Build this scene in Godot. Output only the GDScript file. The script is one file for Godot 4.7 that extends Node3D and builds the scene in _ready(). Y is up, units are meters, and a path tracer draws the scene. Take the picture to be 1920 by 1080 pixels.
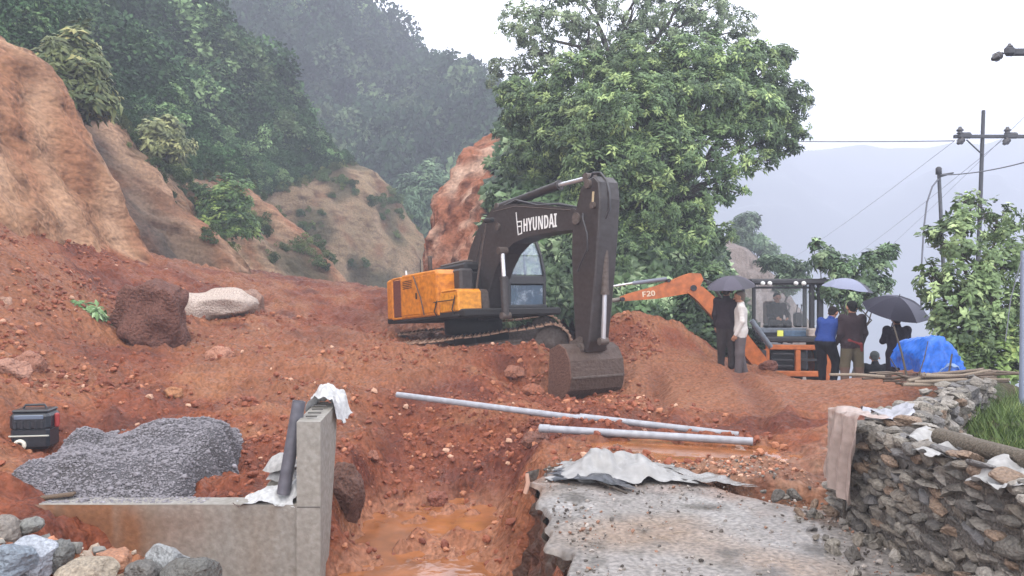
extends Node3D

const F := 1500.0          # focal length in pixels of the 1920 x 1080 photograph
const EYE := 1.7           # height of the camera above the broken road
var rng := RandomNumberGenerator.new()
var noise := FastNoiseLite.new()
var blocky := FastNoiseLite.new()
var M := {}                # materials
var taken := {}            # names that are in use
const NX := 360
const NZ := 540


# ------------------------------------------------------------------ small helpers
func P(px: float, py: float, d: float) -> Vector3:
	return Vector3((px - 960.0) / F * d, EYE - (py - 540.0) / F * d, -d)


func C(r: float, g: float, b: float, k := 1.0) -> Color:      # a colour as seen, 0..255, to a linear base colour
	var c := Color(r / 255.0, g / 255.0, b / 255.0).srgb_to_linear()
	return Color(c.r * k, c.g * k, c.b * k)


# where the line of sight through a point of the photograph meets the ground
func hit(px: float, py: float, lift := 0.0, from := 4.0) -> Vector3:
	var d := from
	while d < 40.0:
		var p := P(px, py, d)
		if p.y <= rough_height(p.x, p.z) + lift: return p
		d += 0.03
	return P(px, py, 12.0)


func n3(x: float, y: float, z: float, s := 1.0) -> float:
	return noise.get_noise_3d(x * s, y * s, z * s)


func numbered(called: String) -> String:
	if not taken.has(called):
		taken[called] = 0
		return called
	taken[called] += 1
	return "%s_%03d" % [called, taken[called]]


func tag(o: Node, label: String, category := "", group := "", kind := "") -> Node:
	o.set_meta("label", label)
	if category: o.set_meta("category", category)
	if group: o.set_meta("group", group)
	if kind: o.set_meta("kind", kind)
	return o


func thing(called: String, label: String, category: String, at := Vector3.ZERO, turn := 0.0, group := "") -> Node3D:
	var o := Node3D.new()
	o.name = numbered(called)
	add_child(o)
	o.position = at
	o.rotation.y = turn
	tag(o, label, category, group)
	return o


func obj(called: String, mesh: Mesh, mat: Material, parent: Node = self, xf := Transform3D()) -> MeshInstance3D:
	var o := MeshInstance3D.new()
	o.name = numbered(called) if parent == self else called
	o.mesh = mesh
	o.material_override = mat
	o.transform = xf
	parent.add_child(o, true)
	return o


func structure(called: String, mesh: Mesh, mat: Material) -> MeshInstance3D:
	var o := obj(called, mesh, mat)
	o.set_meta("kind", "structure")
	return o


func many(called: String, mesh: Mesh, mat: Material, xfs: Array, cols: Array, parent: Node = self) -> MultiMeshInstance3D:
	var mm := MultiMesh.new()
	mm.transform_format = MultiMesh.TRANSFORM_3D
	mm.use_colors = cols.size() > 0
	mm.mesh = mesh
	mm.instance_count = xfs.size()
	for i in xfs.size():
		mm.set_instance_transform(i, xfs[i])
		if mm.use_colors: mm.set_instance_color(i, cols[i])
	var o := MultiMeshInstance3D.new()
	o.name = numbered(called) if parent == self else called
	o.multimesh = mm
	o.material_override = mat
	o.set_meta("kind", "stuff")
	parent.add_child(o, true)
	return o


# ------------------------------------------------------------------ meshes
func grid(pts: PackedVector3Array, nu: int, nv: int, cols := PackedColorArray(), uv_m := 0.0) -> ArrayMesh:   # rows of nu points
	var nor := PackedVector3Array()
	nor.resize(nu * nv)
	for j in nv:
		for i in nu:
			var a := pts[j * nu + mini(i + 1, nu - 1)] - pts[j * nu + maxi(i - 1, 0)]
			var b := pts[mini(j + 1, nv - 1) * nu + i] - pts[maxi(j - 1, 0) * nu + i]
			nor[j * nu + i] = a.cross(b).normalized()
	var idx := PackedInt32Array()
	idx.resize((nu - 1) * (nv - 1) * 6)
	var k := 0
	for j in nv - 1:
		for i in nu - 1:
			var p := j * nu + i
			for q in [p, p + nu, p + 1, p + 1, p + nu, p + nu + 1]:
				idx[k] = q
				k += 1
	var a := []
	a.resize(Mesh.ARRAY_MAX)
	a[Mesh.ARRAY_VERTEX] = pts
	a[Mesh.ARRAY_NORMAL] = nor
	if cols.size(): a[Mesh.ARRAY_COLOR] = cols
	a[Mesh.ARRAY_INDEX] = idx
	var m := ArrayMesh.new()
	m.add_surface_from_arrays(Mesh.PRIMITIVE_TRIANGLES, a)
	return m


func mb() -> SurfaceTool:
	var st := SurfaceTool.new()
	st.begin(Mesh.PRIMITIVE_TRIANGLES)
	st.set_smooth_group(-1)
	st.set_color(Color.WHITE)
	return st


func done(st: SurfaceTool) -> ArrayMesh:
	st.generate_normals()
	return st.commit()


func tri(st: SurfaceTool, a: Vector3, b: Vector3, c: Vector3) -> void:
	st.add_vertex(a)
	st.add_vertex(b)
	st.add_vertex(c)


func quad(st: SurfaceTool, a: Vector3, b: Vector3, c: Vector3, d: Vector3) -> void:
	tri(st, a, b, c)
	tri(st, a, c, d)


# a box with chamfered edges
func box(st: SurfaceTool, at: Vector3, size: Vector3, ch := 0.02, basis := Basis()) -> void:
	var h := size * 0.5
	ch = minf(ch, minf(h.x, minf(h.y, h.z)) * 0.9)
	var g := func(x: float, y: float, z: float) -> Vector3: return at + basis * Vector3(x, y, z)
	var i := h - Vector3(ch, ch, ch)
	st.set_smooth_group(-1)
	for s in [-1.0, 1.0]:
		var f := func(a: Vector3, b: Vector3, c: Vector3, d: Vector3) -> void:
			if s > 0: quad(st, a, b, c, d)
			else: quad(st, a, d, c, b)
		f.call(g.call(s * h.x, -i.y, -i.z), g.call(s * h.x, -i.y, i.z), g.call(s * h.x, i.y, i.z), g.call(s * h.x, i.y, -i.z))
		f.call(g.call(-i.x, s * h.y, -i.z), g.call(i.x, s * h.y, -i.z), g.call(i.x, s * h.y, i.z), g.call(-i.x, s * h.y, i.z))
		f.call(g.call(-i.x, -i.y, s * h.z), g.call(-i.x, i.y, s * h.z), g.call(i.x, i.y, s * h.z), g.call(i.x, -i.y, s * h.z))
	for s in [-1.0, 1.0]:
		for t in [-1.0, 1.0]:
			var f := func(a: Vector3, b: Vector3, c: Vector3, d: Vector3) -> void:
				if s * t > 0: quad(st, a, b, c, d)
				else: quad(st, a, d, c, b)
			f.call(g.call(s * h.x, t * i.y, -i.z), g.call(s * h.x, t * i.y, i.z), g.call(s * i.x, t * h.y, i.z), g.call(s * i.x, t * h.y, -i.z))
			f.call(g.call(-i.x, s * h.y, t * i.z), g.call(i.x, s * h.y, t * i.z), g.call(i.x, s * i.y, t * h.z), g.call(-i.x, s * i.y, t * h.z))
			f.call(g.call(s * i.x, -i.y, t * h.z), g.call(s * i.x, i.y, t * h.z), g.call(s * h.x, i.y, t * i.z), g.call(s * h.x, -i.y, t * i.z))
			for u in [-1.0, 1.0]:
				var a: Vector3 = g.call(s * h.x, t * i.y, u * i.z)
				var b: Vector3 = g.call(s * i.x, t * h.y, u * i.z)
				var c: Vector3 = g.call(s * i.x, t * i.y, u * h.z)
				if s * t * u > 0: tri(st, a, c, b)
				else: tri(st, a, b, c)


func box_mesh(size: Vector3, ch := 0.02) -> ArrayMesh:
	var st := mb()
	box(st, Vector3.ZERO, size, ch)
	return done(st)


# a swept tube through points, radii[i] at each
func tube(st: SurfaceTool, pts: Array, radii: Array, sides := 8, caps := true) -> void:
	var rings := []
	var up := Vector3.UP
	for i in pts.size():
		var t: Vector3 = (pts[mini(i + 1, pts.size() - 1)] - pts[maxi(i - 1, 0)])
		t = t.normalized() if t.length() > 1e-6 else Vector3.UP
		if absf(t.dot(up)) > 0.95: up = Vector3.RIGHT if absf(t.x) < 0.8 else Vector3.BACK
		var x := t.cross(up).normalized()
		var y := x.cross(t)
		up = y
		var r := []
		for k in sides:
			var a := TAU * k / sides
			r.append(pts[i] + (x * cos(a) + y * sin(a)) * float(radii[mini(i, radii.size() - 1)]))
		rings.append(r)
	st.set_smooth_group(1)
	for i in rings.size() - 1:
		for k in sides:
			var n := (k + 1) % sides
			quad(st, rings[i][k], rings[i][n], rings[i + 1][n], rings[i + 1][k])
	st.set_smooth_group(-1)
	if caps:
		for k in range(1, sides - 1):
			tri(st, rings[0][0], rings[0][k + 1], rings[0][k])
			tri(st, rings[-1][0], rings[-1][k], rings[-1][k + 1])


func bar(st: SurfaceTool, a: Vector3, b: Vector3, r: float, sides := 10, r2 := -1.0) -> void:
	tube(st, [a, b], [r, r2 if r2 >= 0 else r], sides)


func pipe_mesh(a: Vector3, b: Vector3, r: float, wall := 0.012, sides := 16) -> ArrayMesh:    # open at both ends
	var st := mb()
	tube(st, [a, (a + b) * 0.5, b], [r], sides, false)
	tube(st, [b, (a + b) * 0.5, a], [r - wall], sides, false)
	for e in [[a, b], [b, a]]:
		var t: Vector3 = (e[0] - e[1]).normalized()
		var x := t.cross(Vector3.UP).normalized()
		var y := x.cross(t)
		for k in sides:
			var p := x * cos(TAU * k / sides) + y * sin(TAU * k / sides)
			var q := x * cos(TAU * (k + 1) / sides) + y * sin(TAU * (k + 1) / sides)
			quad(st, e[0] + p * r, e[0] + q * r, e[0] + q * (r - wall), e[0] + p * (r - wall))
	return done(st)


# a flat outline in x, y extruded along z from -w/2 to w/2, edges chamfered
func prism(st: SurfaceTool, poly: PackedVector2Array, w: float, ch := 0.02, xf := Transform3D()) -> void:
	if Geometry2D.is_polygon_clockwise(poly): poly.reverse()
	var small := Geometry2D.offset_polygon(poly, -ch)
	var inner: PackedVector2Array = small[0] if small.size() == 1 and small[0].size() >= 3 else poly
	var n := poly.size()
	var same := inner.size() == n
	if same:          # keep corners matched
		var best := 0
		for k in n:
			if inner[k].distance_to(poly[0]) < inner[best].distance_to(poly[0]): best = k
		var turned := PackedVector2Array()
		for k in n: turned.append(inner[(k + best) % n])
		inner = turned
		for k in n:
			if inner[k].distance_to(poly[k]) > ch * 5.0: same = false
	if not same: inner = poly
	st.set_smooth_group(-1)
	var ids := Geometry2D.triangulate_polygon(inner)
	for s in [-1.0, 1.0]:
		for k in range(0, ids.size(), 3):
			var a := xf * Vector3(inner[ids[k]].x, inner[ids[k]].y, s * w * 0.5)
			var b := xf * Vector3(inner[ids[k + 1]].x, inner[ids[k + 1]].y, s * w * 0.5)
			var c := xf * Vector3(inner[ids[k + 2]].x, inner[ids[k + 2]].y, s * w * 0.5)
			if ((b - a).cross(c - a)).dot(xf.basis.z) * s > 0: tri(st, a, c, b)
			else: tri(st, a, b, c)
	var hw := w * 0.5 - (ch if same else 0.0)
	for k in n:
		var m := (k + 1) % n
		var p := poly[k]
		var q := poly[m]
		quad(st, xf * Vector3(p.x, p.y, hw), xf * Vector3(p.x, p.y, -hw), xf * Vector3(q.x, q.y, -hw), xf * Vector3(q.x, q.y, hw))
		if same:
			var pi := inner[k]
			var qi := inner[m]
			quad(st, xf * Vector3(pi.x, pi.y, w * 0.5), xf * Vector3(p.x, p.y, hw), xf * Vector3(q.x, q.y, hw), xf * Vector3(qi.x, qi.y, w * 0.5))
			quad(st, xf * Vector3(p.x, p.y, -hw), xf * Vector3(pi.x, pi.y, -w * 0.5), xf * Vector3(qi.x, qi.y, -w * 0.5), xf * Vector3(q.x, q.y, -hw))


func lathe(st: SurfaceTool, prof: Array, xf := Transform3D(), sides := 20) -> void:     # prof: (radius, height) pairs about y
	st.set_smooth_group(1)
	for i in prof.size() - 1:
		for k in sides:
			var a := TAU * k / sides
			var b := TAU * (k + 1) / sides
			var p: Vector2 = prof[i]
			var q: Vector2 = prof[i + 1]
			quad(st, xf * Vector3(cos(a) * p.x, p.y, sin(a) * p.x), xf * Vector3(cos(a) * q.x, q.y, sin(a) * q.x), xf * Vector3(cos(b) * q.x, q.y, sin(b) * q.x), xf * Vector3(cos(b) * p.x, p.y, sin(b) * p.x))
	st.set_smooth_group(-1)


# an angular stone about 1 unit across: a cube sphere cut by random planes, then roughened
func stone_mesh(s: int, n := 5, cuts := 7, rough := 0.06, flat := Vector3.ONE, smooth := false, deep := 0.30) -> ArrayMesh:
	var r := RandomNumberGenerator.new()
	r.seed = s
	var planes := []
	for k in cuts:
		var d := Vector3(r.randfn(), r.randfn(), r.randfn()).normalized()
		planes.append([d, r.randf_range(deep, 0.44)])
	var st := mb()
	if smooth: st.set_smooth_group(1)
	var off := r.randf() * 50.0
	for face in 6:
		var ax := Vector3.ZERO
		ax[face / 2] = 1.0 if face % 2 == 0 else -1.0
		var u := Vector3(ax.y, ax.z, ax.x)
		var v := ax.cross(u)
		var pts := []
		for j in n + 1:
			for i in n + 1:
				var p: Vector3 = (ax + u * (2.0 * i / n - 1.0) + v * (2.0 * j / n - 1.0)).normalized() * 0.5
				for pl in planes:
					var over: float = p.dot(pl[0]) - pl[1]
					if over > 0: p -= pl[0] * over
				p += p.normalized() * rough * n3(p.x * 3 + off, p.y * 3, p.z * 3, 1.0)
				pts.append(p * flat)
		for j in n:
			for i in n:
				var a: Vector3 = pts[j * (n + 1) + i]
				var b: Vector3 = pts[j * (n + 1) + i + 1]
				var c: Vector3 = pts[(j + 1) * (n + 1) + i + 1]
				var d: Vector3 = pts[(j + 1) * (n + 1) + i]
				quad(st, a, d, c, b)
	return done(st)


# ------------------------------------------------------------------ textures and materials
func tex(seed_: int, freq: float, low: Color, high: Color, type := FastNoiseLite.TYPE_SIMPLEX_SMOOTH, octaves := 5, size := 512, mid := 0.5) -> NoiseTexture2D:
	var n := FastNoiseLite.new()
	n.seed = seed_
	n.noise_type = type
	n.frequency = freq
	n.fractal_octaves = octaves
	var t := NoiseTexture2D.new()
	t.width = size
	t.height = size
	t.seamless = true
	t.noise = n
	var g := Gradient.new()
	g.offsets = PackedFloat32Array([0.0, mid, 1.0])
	g.colors = PackedColorArray([low, low.lerp(high, 0.5), high])
	t.color_ramp = g
	return t


func mat(col: Color, rough := 0.8, tex_: Texture2D = null, scale := 1.0, bump: Texture2D = null, cm := 1.0, metal := 0.0, spec := 0.5) -> StandardMaterial3D:
	var m := StandardMaterial3D.new()
	m.albedo_color = col.linear_to_srgb()
	m.roughness = rough
	m.metallic = metal
	m.metallic_specular = spec
	m.vertex_color_use_as_albedo = true
	m.cull_mode = BaseMaterial3D.CULL_DISABLED
	if tex_ or bump:
		m.uv1_triplanar = true
		m.uv1_world_triplanar = true
		m.uv1_scale = Vector3.ONE * scale
	if tex_: m.albedo_texture = tex_
	if bump:
		m.heightmap_enabled = true
		m.heightmap_texture = bump
		m.heightmap_scale = cm
	return m


func _ready() -> void:
	rng.seed = 11
	noise.seed = 3
	noise.noise_type = FastNoiseLite.TYPE_SIMPLEX_SMOOTH
	noise.frequency = 1.0
	noise.fractal_type = FastNoiseLite.FRACTAL_NONE
	blocky.seed = 8
	blocky.frequency = 0.42
	blocky.noise_type = FastNoiseLite.TYPE_CELLULAR
	blocky.cellular_return_type = FastNoiseLite.RETURN_DISTANCE
	blocky.fractal_type = FastNoiseLite.FRACTAL_FBM
	blocky.fractal_octaves = 2
	# camera, sky, sun, haze, exposure
	var cam := Camera3D.new()
	cam.name = "camera"
	cam.position = Vector3(0, EYE, 0)
	cam.fov = rad_to_deg(2.0 * atan(540.0 / F))
	cam.far = 6000.0
	cam.near = 0.1
	add_child(cam)
	var sky := ProceduralSkyMaterial.new()
	sky.sky_top_color = Color(0.96, 0.97, 1.0)
	sky.sky_horizon_color = Color(0.985, 0.985, 1.0)
	sky.ground_bottom_color = Color(0.45, 0.47, 0.5)
	sky.ground_horizon_color = Color(0.9, 0.93, 1.0)
	sky.sky_energy_multiplier = 1.0
	var e := Environment.new()
	e.background_mode = Environment.BG_SKY
	e.sky = Sky.new()
	e.sky.sky_material = sky
	e.background_energy_multiplier = 3.4
	e.tonemap_mode = Environment.TONE_MAPPER_LINEAR
	e.tonemap_exposure = 1.32
	e.fog_enabled = true
	e.fog_density = 0.0032
	e.fog_light_color = Color(0.88, 0.90, 0.97)
	e.sdfgi_enabled = true
	e.ssao_enabled = true
	e.ssil_enabled = true
	var we := WorldEnvironment.new()
	we.name = "air"
	we.environment = e
	add_child(we)
	var sun := DirectionalLight3D.new()
	sun.name = "overcast_sun"
	sun.light_energy = 0.45
	sun.light_color = Color(1.0, 0.97, 0.92)
	sun.light_angular_distance = 25.0
	sun.shadow_enabled = true
	sun.rotation_degrees = Vector3(-62, -25, 0)
	add_child(sun)
	make_materials()
	make_ground()
	make_slopes()
	make_hills()
	make_vegetation()
	make_trench_works()
	make_stone_walls()
	make_loose_things()
	make_excavator()
	make_backhoe()
	make_people()
	make_poles()


func make_materials() -> void:
	var soft := tex(1, 0.012, Color(0.72, 0.72, 0.72), Color(1, 1, 1))
	var grit := tex(2, 0.05, Color(0.55, 0.55, 0.55), Color(1, 1, 1), FastNoiseLite.TYPE_SIMPLEX_SMOOTH, 3, 512, 0.45)
	var lumps := tex(3, 0.03, Color.BLACK, Color.WHITE, FastNoiseLite.TYPE_SIMPLEX_SMOOTH, 4)
	var cells := tex(4, 0.045, Color.BLACK, Color.WHITE, FastNoiseLite.TYPE_CELLULAR, 3)
	M.soft = soft
	M.grit = grit
	M.lumps = lumps
	M.cells = cells
	M.mud = mat(Color.WHITE, 0.66, grit, 0.55, tex(6, 0.020, Color.BLACK, Color.WHITE, FastNoiseLite.TYPE_SIMPLEX_SMOOTH, 4), 8.0, 0.0, 0.35)
	M.mud.roughness = 1.0
	M.mud.roughness_texture = tex(9, 0.012, Color(0.34, 0.34, 0.34), Color(1, 1, 1), FastNoiseLite.TYPE_SIMPLEX_SMOOTH, 4)
	M.earth = mat(Color.WHITE, 0.85, grit, 0.30, tex(7, 0.012, Color.BLACK, Color.WHITE, FastNoiseLite.TYPE_SIMPLEX_SMOOTH, 4), 14.0, 0.0, 0.3)
	M.rock = mat(Color.WHITE, 0.75, grit, 0.9, lumps, 3.0, 0.0, 0.4)
	M.wet_rock = mat(Color.WHITE, 0.45, grit, 1.1, lumps, 2.0, 0.0, 0.5)
	M.gravel = mat(Color.WHITE, 0.8, tex(8, 0.16, Color(0.5, 0.5, 0.5), Color(1, 1, 1), FastNoiseLite.TYPE_CELLULAR, 2), 1.4, cells, 3.5)
	M.road = mat(Color.WHITE, 0.9, grit, 0.8, cells, 0.5, 0.0, 0.5)
	M.road.roughness_texture = tex(10, 0.010, Color(0.22, 0.22, 0.22), Color(0.75, 0.75, 0.75), FastNoiseLite.TYPE_SIMPLEX_SMOOTH, 4)
	M.concrete = mat(Color.WHITE, 0.8, soft, 0.9, grit, 0.5)
	M.hill = mat(Color.WHITE, 0.95, soft, 0.05)
	M.leaf = mat(Color.WHITE, 0.55, null, 1.0, null, 1.0, 0.0, 0.4)
	M.leaf.backlight_enabled = true
	M.leaf.backlight = Color(0.10, 0.16, 0.05)
	M.far_leaf = mat(Color.WHITE, 0.8, null, 1.0, null, 1.0, 0.0, 0.25)
	M.bark = mat(C(88, 78, 68), 0.9, grit, 2.5, lumps, 2.0)
	M.water = mat(C(178, 114, 72, 0.80), 0.05, soft, 0.35, tex(5, 0.02, Color.BLACK, Color.WHITE), 0.25, 0.0, 0.5)
	M.plastic = mat(C(205, 205, 208), 0.38, soft, 2.0, null, 1.0, 0.0, 0.5)


var ctrl := []      # x, z of the points that shape the ground
var wts := PackedFloat64Array()


func solve_ground(list: Array) -> void:
	var n := list.size()
	var a := []
	for i in n:
		var row := PackedFloat64Array()
		row.resize(n + 2)
		for j in n: row[j] = Vector2(list[i].x, list[i].z).distance_to(Vector2(list[j].x, list[j].z))
		row[i] += 0.25
		row[n] = 1.0
		row[n + 1] = list[i].y
		a.append(row)
	var last := PackedFloat64Array()
	last.resize(n + 2)
	for j in n: last[j] = 1.0
	a.append(last)
	var m := n + 1
	for c in m:
		var p := c
		for r in range(c, m):
			if absf(a[r][c]) > absf(a[p][c]): p = r
		var t = a[c]
		a[c] = a[p]
		a[p] = t
		for r in range(c + 1, m):
			var f: float = a[r][c] / a[c][c]
			if f == 0.0: continue
			for k in range(c, m + 1): a[r][k] -= f * a[c][k]
	wts.resize(m)
	for c in range(m - 1, -1, -1):
		var s: float = a[c][m]
		for k in range(c + 1, m): s -= a[c][k] * wts[k]
		wts[c] = s / a[c][c]
	for v in list: ctrl.append(Vector2(v.x, v.z))


func base_height(x: float, z: float) -> float:
	var n := ctrl.size()
	var h := wts[n]
	for i in n:
		var c: Vector2 = ctrl[i]
		h += wts[i] * sqrt((x - c.x) * (x - c.x) + (z - c.y) * (z - c.y))
	return h


func road_left(z: float) -> float:      # the broken left edge of the road
	return 0.33 + 0.03 * (z + 4.7) + 0.08 * n3(z, 0, 3, 1.3) + 0.035 * n3(z, 5, 3, 4.0) - 0.10 * smoothstep(-7.0, -7.5, z) + 0.6 * pow(smoothstep(-7.4, -8.1, z), 2.0)


func road_end(x: float) -> float:       # where the slab disappears under the mud
	return -7.45 - 0.60 * smoothstep(0.15, 0.6, x) + 1.45 * smoothstep(1.25, 2.25, x) + 0.18 * n3(x, 2, 7, 1.1)


func height(x: float, z: float) -> float:
	var h := base_height(x, z)
	# the hollow of the culvert
	var w := n3(x, 0, z, 0.8) * 0.25
	var inx := smoothstep(0.35, -0.35, x + w * 0.3) * smoothstep(-1.95, -1.45, x)
	var a := inx * smoothstep(-12.0, -8.7, z + w) if z < -7.0 else inx
	var inx2 := smoothstep(0.35, 0.05, x + w * 0.3) * smoothstep(-3.9, -3.0, x + w)
	var b := inx2 * smoothstep(-7.15, -7.07, z) 
	var bank := smoothstep(-2.25, -2.8, x + (z + 5.0) * 0.25) * smoothstep(-6.4, -5.6, z)
	var floor_h := -1.06 + 0.16 * n3(x, 1, z, 1.6) + 0.07 * n3(x, 7, z, 4.0) + bank * 0.92
	# a tongue of mud between the two pools
	floor_h += 0.30 * exp(-pow((z + 8.35 + 0.3 * x) * 2.2, 2.0)) * smoothstep(-1.3, -0.2, x)
	floor_h -= 0.60 * smoothstep(-7.0, -6.8, z) * (1.0 - bank)
	h = lerpf(h, floor_h, clampf(maxf(a, b), 0, 1))
	h += 0.20 * exp(-pow((x + 4.7) / 0.55, 2) - pow((z + 6.95) / 0.35, 2))
	h -= 0.17 * exp(-pow((x - 2.0) / 0.85, 4) - pow((z + 8.75) / 0.5, 4))
	if x > 0.2 and x < 3.2 and z > -8.4:    # under the road
		h -= 0.42 * smoothstep(0.2, 0.5, x) * smoothstep(-0.1, 0.15, z - road_end(x))
	return h


func rough_height(x: float, z: float) -> float:
	var h := height(x, z)
	var calm := smoothstep(1.5, 3.0, x) * smoothstep(-10.5, -12.5, z) * smoothstep(-16.6, -15.4, z)      # the trodden way to the people
	var k := lerpf(1.0, 0.25, calm)
	h += k * (0.12 * n3(x, 0, z, 0.8) + 0.085 * (0.35 - absf(n3(x, 3, z, 1.5))) + 0.075 * (0.3 - absf(n3(x, 9, z, 2.9))) + 0.045 * n3(x, 4, z, 4.6))
	var lump := n3(x, 21, z, 3.1)
	h += k * 0.09 * maxf(0.0, lump - 0.25)
	# the pipes lie in shallow beds
	if z < -8.4 and z > -12.6 and x > -2.2 and x < 3.2:
		for l in PIPES:
			var a := P(l[0], l[1], l[2])
			var b := P(l[3], l[4], l[5])
			var ab := Vector2(b.x - a.x, b.z - a.z)
			var t := clampf(Vector2(x - a.x, z - a.z).dot(ab) / ab.length_squared(), -0.05, 1.05)
			var off := Vector2(x - a.x, z - a.z).distance_to(ab * t)
			if off < 0.6: h = minf(h, lerpf(a.y, b.y, t) - 0.04 + 0.35 * maxf(0.0, off - 0.08))
	# ruts of the loader on the way
	var on := smoothstep(-9.4, -10.4, z) * smoothstep(-15.8, -14.8, z)
	for w in [0.0, 1.55]:
		h -= on * (0.075 * exp(-pow((x - rut(z) - w) / 0.17, 2)) - 0.04 * exp(-pow((absf(x - rut(z) - w) - 0.30) / 0.12, 2)))
	return h


const PIPES := [[745.0, 740.0, 12.0, 1098.0, 786.0, 10.5], [1088.0, 781.0, 10.55, 1385.0, 816.0, 9.75], [1012.0, 803.0, 9.75, 1412.0, 828.0, 8.95]]


func rut(z: float) -> float:
	return 1.55 + 0.22 * (-z - 9.5) + 0.12 * sin(z * 0.9)


func mud_color(x: float, z: float, h: float) -> Color:
	var red := C(176, 95, 59, 0.62)
	var dark := C(144, 71, 45, 0.56)
	var pale := C(204, 136, 94, 0.60)
	var t := n3(x, 11, z, 0.45) + 0.5 * n3(x, 15, z, 1.7)
	var c := red.lerp(dark, clampf(t * 1.3, 0, 1)).lerp(pale, clampf(-t * 1.6 - 0.15, 0, 1) * 0.9)
	c = c.lerp(dark * 0.8, clampf(n3(x, 33, z, 1.1) * 2.0 - 0.75, 0, 0.8))
	c = c.lerp(pale, clampf(n3(x, 44, z, 0.22) * 1.6 - 0.15, 0, 0.6))
	# the trodden way and the wet silt by the road end
	var way := smoothstep(0.8, 2.4, x + 0.4 * n3(x, 2, z, 1.0)) * smoothstep(-10.6, -12.0, z + 0.5 * n3(x, 8, z, 0.8)) * smoothstep(-16.8, -15.6, z)
	c = c.lerp(C(204, 136, 98, 0.62), way * 0.7)
	var silt := smoothstep(0.9, 1.5, x) * smoothstep(-9.2, -8.2, z + 0.4 * n3(x, 4, z, 1.2))
	c = c.lerp(C(206, 164, 136, 0.70), silt * 0.8 * (0.6 + 0.4 * n3(x, 30, z, 5.0)))
	var pit := smoothstep(-0.55, -0.95, h) * smoothstep(-10.5, -9.0, z)
	c = c.lerp(C(212, 148, 112, 0.80), pit * 0.85)
	var wet := 0.0
	for w in [0.0, 1.55]: wet = maxf(wet, exp(-pow((x - rut(z) - w) / 0.19, 2)))
	c = c.lerp(C(150, 84, 56, 0.6), 0.6 * wet * smoothstep(-9.4, -10.4, z) * smoothstep(-15.8, -14.8, z))
	# grass bank right of the walls
	var g := smoothstep(3.3, 4.3, x - maxf(0.0, -8.5 - z) * 0.80 + 0.3 * n3(x, 5, z, 1.4))
	c = c.lerp(C(92, 108, 62, 0.6).lerp(C(110, 95, 70, 0.6), clampf(0.5 + n3(x, 6, z, 2.0), 0, 1)), g)
	return c


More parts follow.
